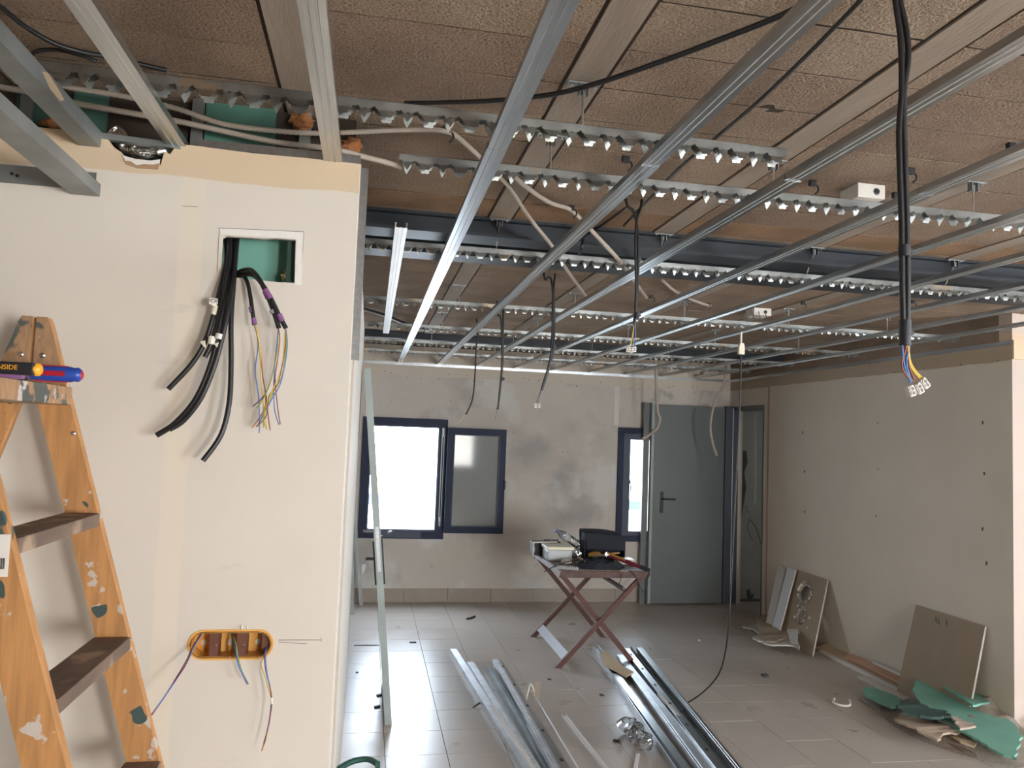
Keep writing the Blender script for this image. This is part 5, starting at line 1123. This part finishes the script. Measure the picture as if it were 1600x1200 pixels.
# jagged sheets helper
def sheet(name, pts, z, th, m, label, cat='plasterboard', curl=0., group=None, parent=None, tilt=(0, 0), jag=.0):
    P_ = [PZ(px, py, z) for px, py in pts]; Q = []
    for i, p in enumerate(P_):
        q = P_[(i+1) % len(P_)]; n = max(1, int((q-p).length/.03))
        for k in range(n):
            v = p.lerp(q, k/n); 
            if jag and k: v = v+Vector((random.uniform(-1, 1), random.uniform(-1, 1), 0))*jag
            Q.append((v.x, v.y))
    cx = sum(p[0] for p in Q)/len(Q); cy = sum(p[1] for p in Q)/len(Q)
    def fn(u, v, w_):
        return (u, v, z+w_+tilt[0]*(u-cx)+tilt[1]*(v-cy)+curl*noise.noise(Vector((u*7, v*7, z*50))))
    o = MB().prism(Q, 0, th, fn).build(name, m, parent)
    if parent is None: tag(o, label, cat, group)
    return o
# torn brown pile by the holed panel
sheet('torn_board', [(1160, 981), (1178, 985), (1200, 1002), (1235, 1010), (1262, 1010), (1247, 992), (1215, 985), (1190, 975)], .012, .012, board_plain, 'pale torn board at the bottom of the brown pile beside the doorway', jag=.01)
sheet('torn_board', [(1176, 1000), (1200, 1008), (1240, 1012), (1250, 1017), (1246, 995), (1220, 990), (1195, 985)], .045, .012, board_plain, 'broken whitish board in the middle of the brown pile', jag=.012, curl=.01)
sheet('torn_board', [(1182, 975), (1190, 962), (1215, 960), (1226, 970), (1240, 982), (1243, 990), (1225, 998), (1214, 1005), (1195, 1003), (1186, 988)], .085, .012, board_card, 'torn brown board lying on top of the pile by the doorway', jag=.014, curl=.02)
sheet('torn_board', [(1228, 980), (1248, 985), (1246, 1005), (1236, 1000)], .11, .012, board_plain, 'small broken white piece propped at the foot of the holed panel', tilt=(.5, -.2))
# long strips at the foot of the wall
def lstrip(y0, y1, x0, w_, z, h, m, label, tilt=0.):
    return tag(MB().add([(x0-w_, y0, z), (x0, y0, z+tilt), (x0, y0, z+tilt+h), (x0-w_, y0, z+h), (x0-w_, y1, z), (x0, y1, z+tilt), (x0, y1, z+tilt+h), (x0-w_, y1, z+h)], [(3,2,1,0),(4,5,6,7),(0,1,5,4),(1,2,6,5),(2,3,7,6),(3,0,4,7)]).build('board_offcut', m), label, 'board offcut', 'long offcuts at the foot of the right wall')
lstrip(4.75, 6.0, XR-.005, .10, .006, .012, board_tan, 'tan offcut lying flat against the foot of the right wall', .03)
lstrip(4.70, 5.35, XR-.005, .035, .05, .045, board_plain, 'pale short offcut standing on the tan one against the wall')
lstrip(4.6, 5.9, XR-.10, .035, .001, .022, white, 'thin white edge strip in front of the tan offcut')
lstrip(4.7, 5.6, XR-.035, .06, .045, .012, mat('reddish_card', (.46, .27, .18), .85), 'reddish card strip stacked between pale offcut and white edge', .02)
lstrip(4.55, 5.25, XR-.14, .09, .001, .013, board_plain, 'wide pale strip running under the brown panel')
# green rubble
sheet('green_board', [(1425, 1083), (1438, 1064), (1470, 1072), (1530, 1100), (1570, 1122), (1597, 1148), (1588, 1175), (1560, 1165), (1500, 1135), (1445, 1105)], .10, .013, green, 'largest green board piece on the rubble heap', jag=.01, tilt=(.10, .05))
sheet('green_board', [(1474, 1075), (1478, 1062), (1500, 1068), (1530, 1080), (1546, 1100), (1520, 1105)], .16, .013, green, 'upper green board piece with a pale broken edge against the brown panel', jag=.008)
sheet('green_board', [(1348, 1080), (1362, 1076), (1400, 1090), (1412, 1103), (1392, 1108), (1370, 1098), (1352, 1088)], .04, .013, green, 'small green board piece at the left tip of the rubble heap', jag=.01)
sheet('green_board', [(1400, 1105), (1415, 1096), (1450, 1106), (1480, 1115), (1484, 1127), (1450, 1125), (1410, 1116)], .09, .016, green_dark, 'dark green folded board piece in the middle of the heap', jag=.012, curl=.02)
sheet('green_board', [(1555, 1150), (1590, 1158), (1575, 1180), (1560, 1172)], .03, .013, green, 'lowest green corner piece at the right of the heap', jag=.008)
sheet('torn_board', [(1400, 1128), (1412, 1115), (1440, 1124), (1480, 1132), (1516, 1138), (1500, 1146), (1480, 1150), (1465, 1160), (1440, 1148), (1418, 1138)], .05, .012, mat('torn_tan', (.42, .33, .25), .9), 'long torn tan board edge under the dark green piece', jag=.016, curl=.03)
sheet('torn_board', [(1484, 1125), (1495, 1118), (1515, 1128), (1525, 1140), (1500, 1142)], .085, .012, mat('torn_pale', (.44, .36, .30), .9), 'crumpled pale piece between dark green and big green boards', jag=.012, curl=.02)
sheet('torn_board', [(1450, 1108), (1475, 1115), (1520, 1135), (1530, 1142), (1495, 1140), (1455, 1122)], .068, .010, mat('grey_green_core', (.25, .30, .27), .9), 'grey torn sheet sandwiched in the middle of the heap', jag=.014, curl=.02)
sheet('torn_board', [(1480, 1148), (1505, 1150), (1528, 1160), (1522, 1168), (1500, 1162)], .03, .012, board_tan, 'small tan piece at the front of the heap', jag=.012, curl=.02)
sheet('splinter', [(1480, 1163), (1500, 1166), (1526, 1182), (1505, 1176)], .006, .01, mat('brown_splinter', (.20, .15, .11), .9), 'brown splinter lying in front of the heap', 'scrap', jag=.004)
# plaster dust ramp under the heap
mb = MB(); n = 70; vs = []; fs = []
for i in range(n+1):
    for j in range(n+1):
        x = 3.05+.83*i/n; y = 3.72+1.35*j/n
        d = Vector((max(0, (3.88-x))/.62, (y-4.25)/.62)); k = max(0, 1-d.length)
        vs.append((min(x, XR-.002) if y > YC-.0 else x, y, .0008+.17*k**1.25*(1+.35*noise.noise(Vector((x*9, y*9, 0))))))
for i in range(n):
    for j in range(n):
        a = i*(n+1)+j; q4 = (a, a+n+1, a+n+2, a+1)
        if max(vs[k][2] for k in q4) > .0015: fs.append(q4)
o = mb.add(vs, fs, True).build('plaster_debris', dust); tag(o, 'grey plaster dust and crumbs heaped under the green boards', 'debris', kind='stuff')
# floor crack piece of thin beige line beside the heap
tag(MB().slab(PZ(1342, 1093, .003), PZ(1412, 1140, .003), .012, .005, (1, 0, 0)).build('wood_sliver', board_card), 'thin wood sliver lying in front of the heap', 'scrap')
# baseboard on the corner wall and a dark skirting wedge
tag(MB().slab((XR+.10, YC-.05, .10), (XR+.75, YC-.02, .42), .09, .02, (0, 0, 1)).build('dark_plank', board_card), 'dark plank leaning at the far right edge against the corner wall', 'plank')
